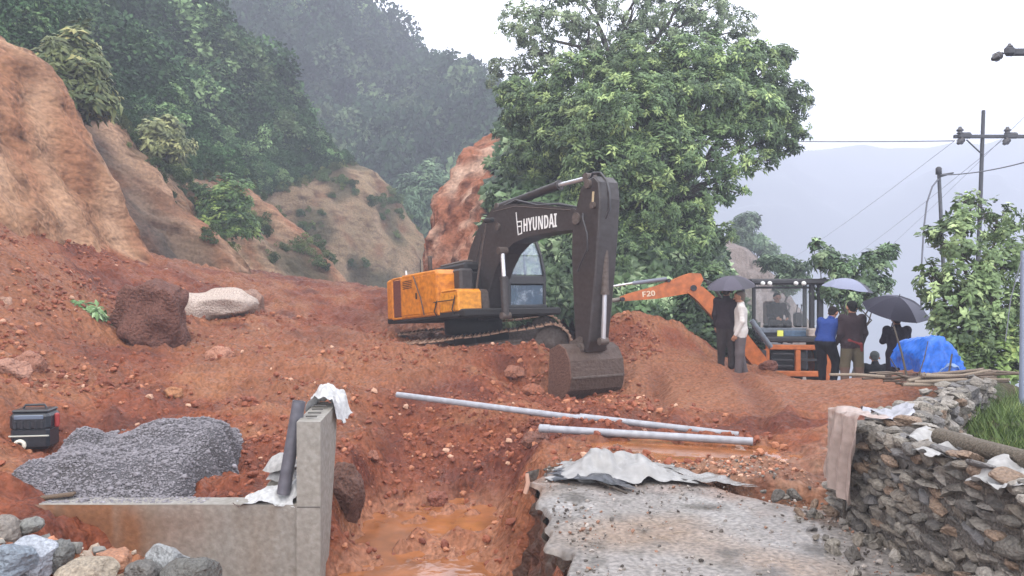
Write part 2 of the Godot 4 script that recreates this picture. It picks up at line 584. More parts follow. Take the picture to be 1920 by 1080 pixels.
func make_ground() -> void:
	var q := []
	for v in [
		[-200, 520, 12], [0, 495, 13.5], [150, 545, 15], [300, 515, 19], [250, 560, 17], [0, 620, 11.5], [0, 720, 9.5], [150, 640, 13], [290, 645, 14.5],
		[100, 720, 10.5], [66, 838, 8.85], [250, 760, 10.5], [430, 680, 13], [400, 740, 11.5], [480, 592, 18], [600, 568, 21], [720, 552, 23], [800, 560, 22.5],
		[640, 620, 16.5], [560, 680, 13.5], [520, 785, 10.5], [480, 850, 9.3], [700, 660, 15], [800, 655, 16.2], [900, 655, 15.9], [1000, 656, 15.7], [850, 715, 13.5],
		[700, 740, 12.3], [960, 760, 12], [1040, 738, 15], [1150, 745, 14.4], [1150, 600, 17.5], [1185, 592, 18], [1270, 618, 17.5], [1200, 660, 16], [1350, 690, 15.2],
		[1300, 745, 13], [1390, 700, 15.8], [1560, 727, 15.3], [1640, 735, 14.5], [1500, 718, 16.5], [1450, 765, 12], [1600, 775, 11], [1500, 805, 9.6], [1250, 795, 10.3],
		[1100, 800, 10], [1000, 805, 10.5], [1300, 845, 8.9], [1450, 880, 7.8], [1150, 880, 7.9], [900, 605, 22], [1000, 610, 22.5], [1080, 655, 17.2], [760, 800, 11.6],
		[1300, 650, 20.5], [1850, 770, 9.5], [1900, 800, 8.2], [1750, 698, 13.5], [1860, 720, 11.5], [300, 940, 7.4], [100, 930, 7.6], [450, 942, 7.3]]:
		q.append(P(v[0], v[1], v[2]))
	for v in [
		[1.0, 0, -4.5], [2.2, 0, -5.5], [1, 0, 0], [-3, 0.05, -2], [3, 0, 0], [-6, 0.4, -4], [-9, 1.4, -7], [0, 0, 4], [-7, 0.4, 4], [6, -0.6, 3], [4.6, -0.3, -5.5], [-1.6, 0.22, -17.3], [0.4, 0.2, -17.2], [-0.6, 0.2, -18.6], [-2.75, 0.42, -17.4], [1.1, 0.15, -18.2], [-2.0, 0.5, -20.0], [8, -1.0, -5],
		[3.9, -0.9, -20], [6.5, -0.95, -19.6], [8, -1.2, -18], [9.5, -1.6, -14], [8, -4, -26], [14, -5, -12], [15, -8, -24], [2, 1.0, -25], [-4, 1.3, -29], [-9, 2, -27], [-13, 5, -14], [-12, 4, -8], [14, -3, 0],
		[-5, 1.5, -36], [4, -1, -36]]:
		q.append(Vector3(v[0], v[1], v[2]))
	solve_ground(q)
	var pts := PackedVector3Array()
	var cols := PackedColorArray()
	pts.resize(NX * NZ)
	cols.resize(NX * NZ)
	for j in NZ:
		var t := float(j) / (NZ - 1)
		var z := 6.0 - 9.0 * smoothstep(0.0, 0.05, t) - 35.0 * pow(maxf(0.0, t - 0.05) / 0.95, 1.45) - 1e-3 * j
		for i in NX:
			var s := 2.0 * i / (NX - 1) - 1.0
			var x := 14.5 * (0.55 * s + 0.45 * s * s * s) 
			var h := rough_height(x, z)
			pts[j * NX + i] = Vector3(x, h, z)
			cols[j * NX + i] = mud_color(x, z, h)
	structure("muddy_ground", grid(pts, NX, NZ, cols), M.mud)
	make_road()
	# pools
	for w in [["muddy_pool", -0.90, [Vector2(-1.7, -9.9), Vector2(0.3, -9.9), Vector2(0.3, -3.4), Vector2(-3.4, -3.6), Vector2(-3.6, -6.95), Vector2(-1.7, -6.95)]],
			["puddle", -0.095, [Vector2(0.9, -9.5), Vector2(3.1, -9.5), Vector2(3.1, -8.1), Vector2(0.9, -8.0)]]]:
		var st := mb()
		var poly := PackedVector2Array(w[2])
		var ids := Geometry2D.triangulate_polygon(poly)
		for k in range(0, ids.size(), 3):
			tri(st, Vector3(poly[ids[k]].x, w[1], poly[ids[k]].y), Vector3(poly[ids[k + 1]].x, w[1], poly[ids[k + 1]].y), Vector3(poly[ids[k + 2]].x, w[1], poly[ids[k + 2]].y))
		structure(w[0], done(st), M.water)


func make_road() -> void:
	var nu := 120
	var nv := 190
	var pts := PackedVector3Array()
	var cols := PackedColorArray()
	for j in nv:
		var v := float(j) / (nv - 1)
		for i in nu:
			var u := float(i) / (nu - 1)
			var z0 := 1.5 * (1 - v) - 8.0 * v
			var x := lerpf(road_left(z0), 3.3, pow(u, 1.15))
			var z := 1.5 * (1 - v) + road_end(x) * v
			var y := 0.012 * n3(x, 0, z, 1.3) + 0.006 * n3(x, 4, z, 5.0) + 0.004 * n3(x, 8, z, 13.0)
			y -= 0.10 * smoothstep(0.94, 1.0, v)
			y -= 0.03 * smoothstep(0.012, 0.0, u) * (1.0 + n3(z, 3, 1, 6.0))
			pts.append(Vector3(x, y, z))
			var c := C(186, 178, 172, 0.66)
			c = c.lerp(C(214, 209, 206, 0.68), clampf(n3(x, 5, z, 0.8) * 1.5, 0, 1))
			c = c.lerp(C(190, 156, 126, 0.66), clampf(n3(x, 15, z, 0.7) * 1.7 - 0.12, 0, 1) * 0.65)
			c = c.lerp(C(120, 112, 104, 0.62), clampf(n3(x, 25, z, 2.6) * 1.5 - 0.35, 0, 1) + smoothstep(0.12, 0.0, u) * 0.4)
			c = c.lerp(C(182, 132, 102, 0.62), smoothstep(0.86, 1.0, v + 0.05 * n3(x, 9, z, 2.0)) * 0.8)
			cols.append(c)
	structure("broken_road", grid(pts, nu, nv, cols), M.road)
	# the torn side of the road bed
	pts = PackedVector3Array()
	cols = PackedColorArray()
	var nh := 26
	for j in nv:
		var v := float(j) / (nv - 1)
		var z0 := 1.5 * (1 - v) - 8.0 * v
		var x0 := road_left(z0)
		for i in nh:
			var s := float(i) / (nh - 1)
			var y := -0.055 - 1.45 * s
			var under := 0.10 * smoothstep(0.0, 0.12, s) * (0.5 + n3(z0, 2, 9, 3.0)) - 0.22 * s - 0.25 * s * s
			var x := x0 + under + 0.06 * n3(x0, y * 2.5, z0, 3.0) * smoothstep(0.0, 0.1, s) + 0.04 * n3(1, y * 2, z0, 9.0) * smoothstep(0.0, 0.1, s)
			pts.append(Vector3(x, y, z0 + 0.04 * n3(3, y, z0, 5.0) * s))
			var c := C(150, 138, 126, 0.5).lerp(C(120, 84, 68, 0.5), smoothstep(0.0, 0.25, s + 0.1 * n3(2, y, z0, 3.0)))
			c = c.lerp(C(158, 100, 76, 0.55), clampf(n3(7, y * 2.0, z0, 2.0) * 1.4, 0, 1))
			cols.append(c)
	structure("road_bed", grid(pts, nh, nv, cols), M.mud)


var slope_pts := []       # rows of world points of the cut slope and the wood above it
const CUT := 46
const WOOD := 34


func polyline(pts: Array, t: float) -> Vector3:       # a point at the share t of a line of points
	var total := 0.0
	for i in pts.size() - 1: total += pts[i].distance_to(pts[i + 1])
	var want := t * total
	for i in pts.size() - 1:
		var l: float = pts[i].distance_to(pts[i + 1])
		if want <= l or i == pts.size() - 2: return pts[i].lerp(pts[i + 1], want / l)
		want -= l
	return pts[-1]


func make_slopes() -> void:
	# sections across the cut slope, nearest first: depth, points from the foot to the top of the cut, rise of the wooded slope above, colour
	var tan_ := C(206, 158, 122, 0.80)
	var grey := C(116, 106, 98, 0.72)
	var olive := C(162, 138, 106, 0.95)
	var secs := [
		[7.0, [Vector3(-11.5, 0.5, 0), Vector3(-17, 8, 0), Vector3(-19, 12, 0)], 0.7, tan_],
		[13.0, [Vector3(-9.3, 1.2, 0), Vector3(-13.0, 7.0, 0), Vector3(-16.5, 11.0, 0)], 0.7, tan_],
		[17.5, [Vector3(-9.1, 1.4, 0), Vector3(-12.3, 5.6, 0), Vector3(-15.2, 10.0, 0)], 0.7, tan_],
		[20.5, [P(318, 550, 20), P(300, 500, 20), P(240, 405, 20), P(190, 325, 20), P(155, 245, 20), P(110, 165, 20), P(60, 112, 20), P(0, 82, 20), P(-120, 0, 20)], 0.65, tan_.lerp(C(176, 130, 98, 0.7), 0.3)],
		[23.0, [Vector3(-10.6, 1.2, 0), Vector3(-12.6, 4.2, 0), Vector3(-16.0, 9.3, 0)], 0.75, grey],
		[26.0, [Vector3(-11.4, 1.2, 0), Vector3(-13.2, 3.6, 0), Vector3(-16.8, 8.4, 0)], 0.75, grey],
		[27.6, [P(440, 572, 29), P(405, 538, 29), P(335, 450, 29), P(262, 352, 29), P(205, 275, 29), P(130, 195, 29)], 0.8, grey.lerp(C(118, 98, 84, 0.6), 0.5)],
		[29.0, [P(500, 570, 29), P(470, 538, 29), P(400, 450, 29), P(330, 360, 29), P(270, 285, 29), P(200, 210, 29)], 0.8, tan_.lerp(C(168, 128, 100, 0.7), 0.25)],
		[33.0, [Vector3(-10.8, 1.2, 0), Vector3(-12.4, 3.6, 0), Vector3(-15.0, 7.4, 0)], 0.8, olive.lerp(tan_, 0.25)],
		[38.2, [P(630, 565, 40), P(605, 540, 40), P(540, 474, 40), P(475, 408, 40), P(385, 330, 40)], 0.85, olive.lerp(grey, 0.4)],
		[40.0, [P(680, 565, 40), P(664, 540, 40), P(600, 474, 40), P(540, 412, 40), P(450, 335, 40)], 0.85, tan_.lerp(olive, 0.1)],
		[47.0, [Vector3(-11.6, 1.2, 0), Vector3(-13.6, 4.0, 0), Vector3(-15.6, 7.4, 0)], 0.9, olive.lerp(grey, 0.3)],
		[57.0, [P(815, 565, 57), P(802, 520, 57), P(796, 455, 57), P(750, 378, 57), P(705, 322, 57), P(640, 305, 57)], 0.9, olive],
		[63.0, [Vector3(-8.6, 1.0, 0), Vector3(-9.6, 4.0, 0), Vector3(-12.5, 9.4, 0)], 0.9, olive],
		[75.0, [Vector3(-13.0, 1.0, 0), Vector3(-16, 5.0, 0), Vector3(-20, 9.0, 0)], 0.9, olive]]
	var rows := 300
	var nu := CUT + WOOD
	var raw := []
	for s in secs:
		var line := []
		for i in CUT:
			var p: Vector3 = polyline(s[1], float(i) / (CUT - 1))
			p.z = -s[0]
			line.append(p)
		var top: Vector3 = line[-1]
		for i in WOOD:
			var t := 22.0 * (i + 1.0) / WOOD
			line.append(top + Vector3(-t, t * s[2], 0))
		raw.append(line)
	var pts := PackedVector3Array()
	var cols := PackedColorArray()
	for j in rows:
		var d := lerpf(secs[0][0], secs[-1][0], pow(float(j) / (rows - 1), 1.35))
		var k := 0
		while k < secs.size() - 2 and secs[k + 1][0] < d: k += 1
		var t: float = (d - secs[k][0]) / (secs[k + 1][0] - secs[k][0])
		var st := t * t * (3 - 2 * t)
		var row := []
		for i in nu:
			var p: Vector3 = raw[k][i].lerp(raw[k + 1][i], lerpf(t, st, 0.6))
			p.z = -d
			var amp := smoothstep(0.0, 8.0, float(i))
			var o := 0.45 * n3(p.x, p.y, p.z, 0.16) + 0.30 * n3(p.x + 9, p.y * 0.7, p.z, 0.45) + 0.20 * (0.4 - absf(n3(p.x, p.y, p.z + 7, 0.9))) + 0.10 * n3(p.x, p.y + 5, p.z, 2.0) - 0.16 * smoothstep(0.10, 0.0, absf(n3(p.x + 0.5 * p.y, p.y * 0.6, p.z, 0.75) + 0.3 * n3(p.x, p.y, p.z, 2.2)))
			var rg := 0.34 - absf(n3(p.x * 0.8 + 0.5 * p.y, p.y * 0.35, p.z * 0.8, 0.55))
			o += 0.55 * rg + 0.24 * (0.3 - absf(n3(p.x + 0.6 * p.y, p.y * 0.4, p.z + 11, 1.6)))
			o -= 0.75 * (blocky.get_noise_3d(p.x, p.y * 0.8, p.z) + 0.5)
			# gullies that run down the slope
			o += 0.16 * n3(d * 0.9 + 0.25 * p.y, 3, p.y * 0.12, 1.0)
			p += Vector3(0.8, 0.25, 0.35) * o * amp * (0.75 if d > 18.0 and d < 60.0 else 1.0)
			row.append(p)
			pts.append(p)
			var c: Color = secs[k][3].lerp(secs[k + 1][3], st)
			if i < CUT:
				var streak := n3(d * 1.4 - 0.5 * p.y, 3, p.y * 0.18, 0.8)
				var blot := n3(p.x, p.y, p.z, 0.5)
				var warm := 1.0 - 0.85 * smoothstep(43.0, 50.0, d)
				if d > 21.0 and d < 28.3: warm *= 0.35
				c = c.lerp(C(178, 118, 84, 0.85), clampf(streak * 1.3, 0, 0.6) * warm)
				c = c.lerp(C(224, 184, 152, 0.88), clampf(-streak * 1.2 - 0.1, 0, 0.55) * (0.3 + 0.7 * warm))
				c = c.lerp(C(150, 102, 72, 0.75), clampf(blot * 2.2 - 0.75, 0, 0.7))
				c = c.lerp(C(120, 78, 56, 0.6), clampf(n3(p.x * 1.5, p.y * 0.8, p.z, 1.1) * 2.4 - 1.1, 0, 0.8))
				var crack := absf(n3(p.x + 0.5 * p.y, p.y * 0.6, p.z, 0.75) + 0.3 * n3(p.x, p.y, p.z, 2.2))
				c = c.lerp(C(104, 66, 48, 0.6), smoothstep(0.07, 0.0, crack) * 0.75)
				if d > 21:
					c = c.lerp(C(96, 100, 70, 0.5), clampf(n3(p.x, p.y + 40, p.z, 0.30) * 1.5 - 0.1 + 0.5 * smoothstep(0.7, 1.0, float(i) / CUT), 0, 0.7) * smoothstep(26.0, 31.0, d))
				# the red scree at the foot
				c = c.lerp(C(172, 96, 62, 0.80), smoothstep(6.5, 2.5, i + 4.0 * n3(p.x, 2, p.z, 0.8)) * smoothstep(24.0, 20.0, d))
				# a dark root mat along the lip
				c = c.lerp(C(78, 66, 48, 0.5), smoothstep(0.93, 1.0, float(i) / CUT) * smoothstep(18.0, 19.0, d))
			else: c = C(46, 56, 40, 0.5)
			cols.append(c)
		slope_pts.append(row)
	structure("landslide_slope", grid(pts, nu, rows, cols), M.earth)
	make_hillock()


var mound_pts := []


# the knoll under the big tree, its left flank cut to bare red rock
func make_hillock() -> void:
	var secs := [
		[21.0, [P(930, 640, 21), P(1000, 600, 21), P(1150, 590, 21), P(1290, 610, 21), P(1400, 660, 21)]],
		[22.5, [P(880, 640, 22.5), P(960, 470, 22.5), P(1130, 420, 22.5), P(1280, 470, 22.5), P(1400, 660, 22.5)]],
		[25.0, [P(812, 620, 25), P(818, 500, 25), P(862, 400, 25), P(905, 330, 25), P(1010, 270, 25), P(1150, 260, 25), P(1300, 390, 25), P(1410, 660, 25)]],
		[27.5, [P(806, 620, 27.5), P(802, 500, 27.5), P(806, 385, 27.5), P(850, 345, 27.5), P(872, 285, 27.5), P(925, 245, 27.5), P(1100, 215, 27.5), P(1290, 350, 27.5), P(1400, 660, 27.5)]],
		[33.0, [P(830, 620, 33), P(830, 500, 33), P(850, 390, 33), P(930, 280, 33), P(1100, 240, 33), P(1270, 350, 33), P(1380, 660, 33)]],
		[40.0, [P(900, 620, 40), P(900, 560, 40), P(960, 470, 40), P(1100, 400, 40), P(1250, 460, 40), P(1370, 640, 40)]]]
	var rows := 110
	var nu := 120
	var pts := PackedVector3Array()
	var cols := PackedColorArray()
	for j in rows:
		var d := lerpf(21.0, 40.0, pow(float(j) / (rows - 1), 1.3))
		var k := 0
		while k < secs.size() - 2 and secs[k + 1][0] < d: k += 1
		var t: float = (d - secs[k][0]) / (secs[k + 1][0] - secs[k][0])
		var row := []
		for i in nu:
			var u := float(i) / (nu - 1)
			var p: Vector3 = polyline(secs[k][1], u).lerp(polyline(secs[k + 1][1], u), t)
			p.z = -d
			var o := 0.5 * n3(p.x, p.y, p.z, 0.35) + 0.28 * absf(n3(p.x + 4, p.y, p.z, 0.9)) + 0.12 * n3(p.x, p.y + 3, p.z, 2.1) + 0.06 * n3(p.x, p.y + 3, p.z, 4.5)
			o -= 0.7 * (blocky.get_noise_3d(p.x * 1.5, p.y * 1.5, p.z * 1.5) + 0.5)
			p += Vector3(-0.6, 0.4, 0.5) * o
			pts.append(p)
			row.append(p)
			var bare := 1.0 if p.x < -0.9 + 0.10 * (p.y - 2.0) + 0.35 * n3(p.x, p.y, p.z, 0.9) else 0.0
			var rockc := C(178, 116, 88, 0.95).lerp(C(226, 190, 166, 1.0), clampf(0.25 + 1.2 * n3(p.x, p.y * 1.4, p.z, 0.7), 0, 1)).lerp(C(104, 58, 44, 0.6), clampf(n3(p.x + 20, p.y * 1.4, p.z, 1.3) * 2.2 - 0.5, 0, 0.8))
			cols.append(C(42, 48, 34, 0.5).lerp(rockc, bare))
		mound_pts.append(row)
	structure("hillock", grid(pts, nu, rows, cols), M.earth)


func ridge(name_: String, cols_n: int, rows_n: int, foot: Callable, top: Callable, amp: float, col: Color, mat_: Material) -> Array:
	var pts := PackedVector3Array()
	var cols := PackedColorArray()
	var all := []
	for j in rows_n:
		var row := []
		for i in cols_n:
			var u := float(i) / (cols_n - 1)
			var v := float(j) / (rows_n - 1)
			var a: Vector3 = foot.call(u)
			var b: Vector3 = top.call(u)
			var p := a.lerp(b, v)
			p.y += (b.y - a.y) * 0.10 * sin(v * PI)
			var s := 6.0 / amp
			p += Vector3(0, 0.6, 1.0) * amp * sin(v * PI * 0.8 + 0.3) * (n3(p.x, p.y, p.z, 0.05 * s) + 0.5 * n3(p.x, p.y, p.z + 50, 0.12 * s))
			pts.append(p)
			row.append(p)
			cols.append(col)
		all.append(row)
	# the far side falls away again
	var row2 := []
	for i in cols_n:
		var p: Vector3 = all[-1][i]
		pts.append(p + Vector3(0, -0.5 * p.y - 10, p.z * 0.4))
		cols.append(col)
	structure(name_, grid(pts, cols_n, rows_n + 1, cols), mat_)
	return all


var hill_pts := []


func make_hills() -> void:
	# the wooded hill behind the slide: x across, its ridge falls from the left
	var skyline := [[-900, -900, 150], [200, -420, 150], [600, -10, 142], [700, 92, 136], [765, 148, 130], [850, 192, 124], [905, 230, 118], [990, 310, 112], [1100, 420, 106]]
	var feet := [[-900, 400, 95], [200, 430, 92], [600, 450, 88], [700, 480, 86], [765, 500, 85], [850, 520, 84], [905, 530, 83], [990, 560, 82], [1100, 580, 82]]
	var along := func(list: Array, u: float) -> Vector3:
		var f := u * (list.size() - 1)
		var k := mini(int(f), list.size() - 2)
		return P(list[k][0], list[k][1], list[k][2]).lerp(P(list[k + 1][0], list[k + 1][1], list[k + 1][2]), f - k)
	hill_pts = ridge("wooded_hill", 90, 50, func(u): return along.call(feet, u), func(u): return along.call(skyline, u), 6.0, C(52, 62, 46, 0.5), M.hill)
	# across the valley
	var far_top := [[900, 262, 700], [1300, 268, 700], [1500, 278, 700], [1700, 276, 720], [1850, 268, 720], [2100, 255, 740], [2700, 240, 760]]
	var far_foot := [[900, 760, 420], [1300, 760, 420], [1500, 770, 420], [1700, 780, 420], [1850, 790, 420], [2100, 800, 420], [2700, 800, 420]]
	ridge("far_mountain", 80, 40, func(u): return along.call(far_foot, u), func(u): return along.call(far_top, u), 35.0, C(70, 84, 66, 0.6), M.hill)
	# the dirt slope that falls to the valley behind the machines
	var near_top := [[1250, 400, 60], [1330, 430, 57], [1400, 470, 55], [1440, 500, 52], [1475, 540, 50], [1530, 620, 48]]
	var near_foot := [[1250, 720, 40], [1330, 720, 40], [1400, 720, 40], [1440, 725, 40], [1475, 730, 40], [1530, 740, 40]]
	ridge("dirt_slope", 40, 24, func(u): return along.call(near_foot, u), func(u): return along.call(near_top, u), 0.8, C(156, 142, 134, 0.85), M.earth)


# ------------------------------------------------------------------ foliage
# one leaf: a folded lozenge along +x, drooping
func leaf(st: SurfaceTool, base: Vector3, dir: Vector3, side: Vector3, len_: float, wid: float, droop: float) -> void:
	var up := side.cross(dir).normalized()
	if up.y < 0: up = -up
	var mid := base + dir * len_ * 0.5 + up * len_ * 0.06
	var tip := base + dir * len_ - Vector3(0, droop * len_, 0)
	var l := base + dir * len_ * 0.45 + side * wid - Vector3(0, droop * len_ * 0.3, 0)
	var r := base + dir * len_ * 0.45 - side * wid - Vector3(0, droop * len_ * 0.3, 0)
	tri(st, base, l, mid)
	tri(st, l, tip, mid)
	tri(st, base, mid, r)
	tri(st, mid, tip, r)


# a sprig of leaves about 1 unit across round the end of a twig that points along +y
func sprig_mesh(s: int, leaves: int, len_: float, wid: float, droop: float, twig := 0.012) -> ArrayMesh:
	var r := RandomNumberGenerator.new()
	r.seed = s
	var st := mb()
	if twig > 0: tube(st, [Vector3(0, -0.45, 0), Vector3(0, 0.05, 0)], [twig, twig * 0.5], 3, false)
	for k in leaves:
		var a := k * 2.4 + r.randf_range(-0.3, 0.3)
		var rise := r.randf_range(-0.35, 0.5)
		var dir := Vector3(cos(a), rise, sin(a)).normalized()
		var side := Vector3(-sin(a), r.randf_range(-0.3, 0.3), cos(a)).normalized()
		var l := len_ * r.randf_range(0.7, 1.15)
		leaf(st, Vector3(0, -0.4 + 0.5 * k / leaves, 0) + dir * 0.04, dir, side, l, l * wid, droop * r.randf_range(0.3, 1.2))
	return done(st)


# a bush or crown seen from far: leaf clumps spread through a rounded, lumpy volume one unit across
func crown_mesh(s: int, clumps: int, size: float, tall := 1.0, hollow := 0.55) -> ArrayMesh:
	var r := RandomNumberGenerator.new()
	r.seed = s
	var st := mb()
	var lobes := []
	for k in 7: lobes.append([Vector3(r.randf_range(-0.32, 0.32), r.randf_range(-0.30, 0.36) * tall, r.randf_range(-0.32, 0.32)), r.randf_range(0.16, 0.30)])
	for k in clumps:
		var lb = lobes[r.randi() % lobes.size()]
		var n := Vector3(r.randfn(), r.randfn() * 0.9 + 0.25, r.randfn()).normalized()
		var p: Vector3 = lb[0] + n * lb[1] * r.randf_range(hollow, 1.05)
		var dir := (n + Vector3(r.randfn(), r.randfn(), r.randfn()) * 0.6).normalized()
		var side := dir.cross(Vector3(r.randfn(), r.randfn(), r.randfn())).normalized()
		var l := size * r.randf_range(0.6, 1.4)
		leaf(st, p - dir * l * 0.4, dir, side, l, l * 0.38, 0.25)
	return done(st)


func basis_to(up: Vector3, scale_: float, turn: float) -> Basis:
	var x := up.cross(Vector3(0.3, 0.2, 0.9)).normalized()
	var z := x.cross(up)
	return Basis(x, up, z).rotated(up, turn).scaled(Vector3.ONE * scale_)


var protos := []
var sprigs := []


func green(r: RandomNumberGenerator, dark: Color, mid: Color, light: Color) -> Color:
	var t := r.randf()
	var c := dark.lerp(mid, minf(1.0, t * 1.6)) if t < 0.75 else mid.lerp(light, (t - 0.75) * 4.0)
	return c * r.randf_range(0.8, 1.2)


func make_vegetation() -> void:
	var r := RandomNumberGenerator.new()
	r.seed = 77
	for k in 6: protos.append(crown_mesh(100 + k, 1000, 0.085, 1.0 + 0.25 * (k % 3)))
	for k in 3: sprigs.append(sprig_mesh(200 + k, 11, 0.62, 0.20, 0.45))
	for k in 2: sprigs.append(sprig_mesh(210 + k, 7, 0.52, 0.42, 0.25))
	forest(r)
	slope_wood(r)
	make_trees(r)


func forest(r: RandomNumberGenerator) -> void:
	# the far wood, one mass, as crowns of six shapes
	var sets := [[], [], [], [], [], []]
	var tints := [[], [], [], [], [], []]
	for k in 5200:
		var j := int(pow(r.randf(), 0.9) * (hill_pts.size() - 1))
		var i := int(r.randf() * (hill_pts[0].size() - 2))
		var p: Vector3 = hill_pts[j][i].lerp(hill_pts[j][i + 1], r.randf()) + Vector3(r.randfn(), 0, r.randfn()) * 0.8
		if p.x < -85: continue
		var s := 2.8 + 5.5 * pow(r.randf(), 1.8)
		var w := k % 6
		sets[w].append(Transform3D(Basis().rotated(Vector3.UP, r.randf() * TAU).scaled(Vector3(s, s * r.randf_range(0.8, 1.5), s)), p + Vector3(0, s * 0.28, 0)))
		var patch := n3(p.x, p.y, p.z, 0.045)
		tints[w].append(green(r, C(40, 62, 44, 0.8), C(66, 92, 62, 0.8), C(120, 140, 100, 0.95)) * 0.95 * (1.0 + 0.5 * patch) * r.randf_range(0.65, 1.45))
	for k in 150:       # taller trees that break the skyline
		var i := int(r.randf() * (hill_pts[0].size() - 2))
		var p: Vector3 = hill_pts[-1][i].lerp(hill_pts[-1][i + 1], r.randf()) + Vector3(r.randfn(), 0, r.randfn())
		if p.x < -60: continue
		var s := r.randf_range(2.0, 4.0)
		sets[k % 6].append(Transform3D(Basis().rotated(Vector3.UP, r.randf() * TAU).scaled(Vector3(s * r.randf_range(0.6, 1.0), s * r.randf_range(1.0, 1.7), s * 0.8)), p + Vector3(0, s * 0.45, 0)))
		tints[k % 6].append(green(r, C(40, 62, 44, 0.8), C(66, 92, 62, 0.8), C(100, 122, 84, 0.8)))
	for w in 6: tag(many("forest", protos[w], M.far_leaf, sets[w], tints[w]), "dense misty forest covering the hill behind the landslide", "forest", "forest on the hill")


func slope_wood(r: RandomNumberGenerator) -> void:
	var sets := [[], [], [], [], [], []]
	var tints := [[], [], [], [], [], []]
	var rows := slope_pts.size()
	for k in 9500:
		var j := int(r.randf() * (rows - 1))
		var i := CUT - 2 + int(pow(r.randf(), 1.3) * WOOD)
		var p: Vector3 = slope_pts[j][mini(i, CUT + WOOD - 1)]
		var d := -p.z
		if d < 20.8: continue
		if absf(p.x / p.z) > 0.75: continue
		var s := (0.8 + 1.4 * pow(r.randf(), 1.8)) * (1.0 + 0.5 * smoothstep(CUT, CUT + 10, i)) * (1.0 + d * 0.008)
		if i < CUT + 8: s *= lerpf(0.4, 1.0, clampf((i - CUT + 2) / 10.0, 0, 1))
		var w := k % 6
		sets[w].append(Transform3D(Basis().rotated(Vector3.UP, r.randf() * TAU).scaled(Vector3(s, s * r.randf_range(0.7, 1.1), s)), p + Vector3(0, s * 0.22, 0)))
		var patch := n3(p.x, p.y, p.z, 0.16)
		tints[w].append(green(r, C(44, 66, 42, 0.85), C(70, 98, 62, 0.85), C(122, 144, 98, 1.0)) * 0.98 * (1.0 + 0.45 * patch) * r.randf_range(0.65, 1.4))
	# tufts that hold on to the cut itself
	for k in 800:
		var j := int(r.randf() * (rows - 1))
		var i := int(r.randf_range(10, CUT - 1))
		var p: Vector3 = slope_pts[j][i]
		if -p.z < 28.5 or n3(p.x, p.y + 40, p.z, 0.30) < 0.12: continue
		var s := r.randf_range(0.25, 0.8) * (1.0 - p.z * 0.008)
		var w := k % 6
		sets[w].append(Transform3D(Basis().rotated(Vector3.UP, r.randf() * TAU).scaled(Vector3(s, s * 0.8, s)), p + Vector3(0, s * 0.15, 0)))
		tints[w].append(green(r, C(58, 76, 44, 0.85), C(84, 104, 60, 0.85), C(128, 138, 84, 0.85)))
	# a ragged edge of small plants along the lips
	for k in 1300:
		var j := int(r.randf() * (rows - 1))
		var i := CUT - 4 + int(r.randf() * 6)
		var p: Vector3 = slope_pts[j][i]
		if -p.z < 17.0 or -p.z > 62.0: continue
		var s := r.randf_range(0.22, 0.6) * (1.0 - p.z * 0.006)
		sets[k % 6].append(Transform3D(Basis().rotated(Vector3.UP, r.randf() * TAU).scaled(Vector3(s, s * 0.8, s)), p + Vector3(0, s * 0.12, 0)))
		tints[k % 6].append(green(r, C(70, 82, 48, 0.85), C(96, 106, 62, 0.85), C(140, 142, 88, 0.85)))
	for w in 6: tag(many("undergrowth", protos[w], M.far_leaf, sets[w], tints[w]), "dark green scrub growing above the lips of the slide", "undergrowth", "scrub above the slide")


func limb(st: SurfaceTool, a: Vector3, b: Vector3, r0: float, r1: float, bend: float, seed_: int) -> void:
	var pts := []
	var rad := []
	var n := 7
	for k in n:
		var t := float(k) / (n - 1)
		var w := sin(t * PI) * bend
		pts.append(a.lerp(b, t) + Vector3(n3(seed_, t * 2.0, 1), 0.4 * absf(n3(seed_, t * 2.0, 9)) + 0.35 * w, n3(seed_, t * 2.0, 5)) * w)
		rad.append(lerpf(r0, r1, t))
	tube(st, pts, rad, 7, false)


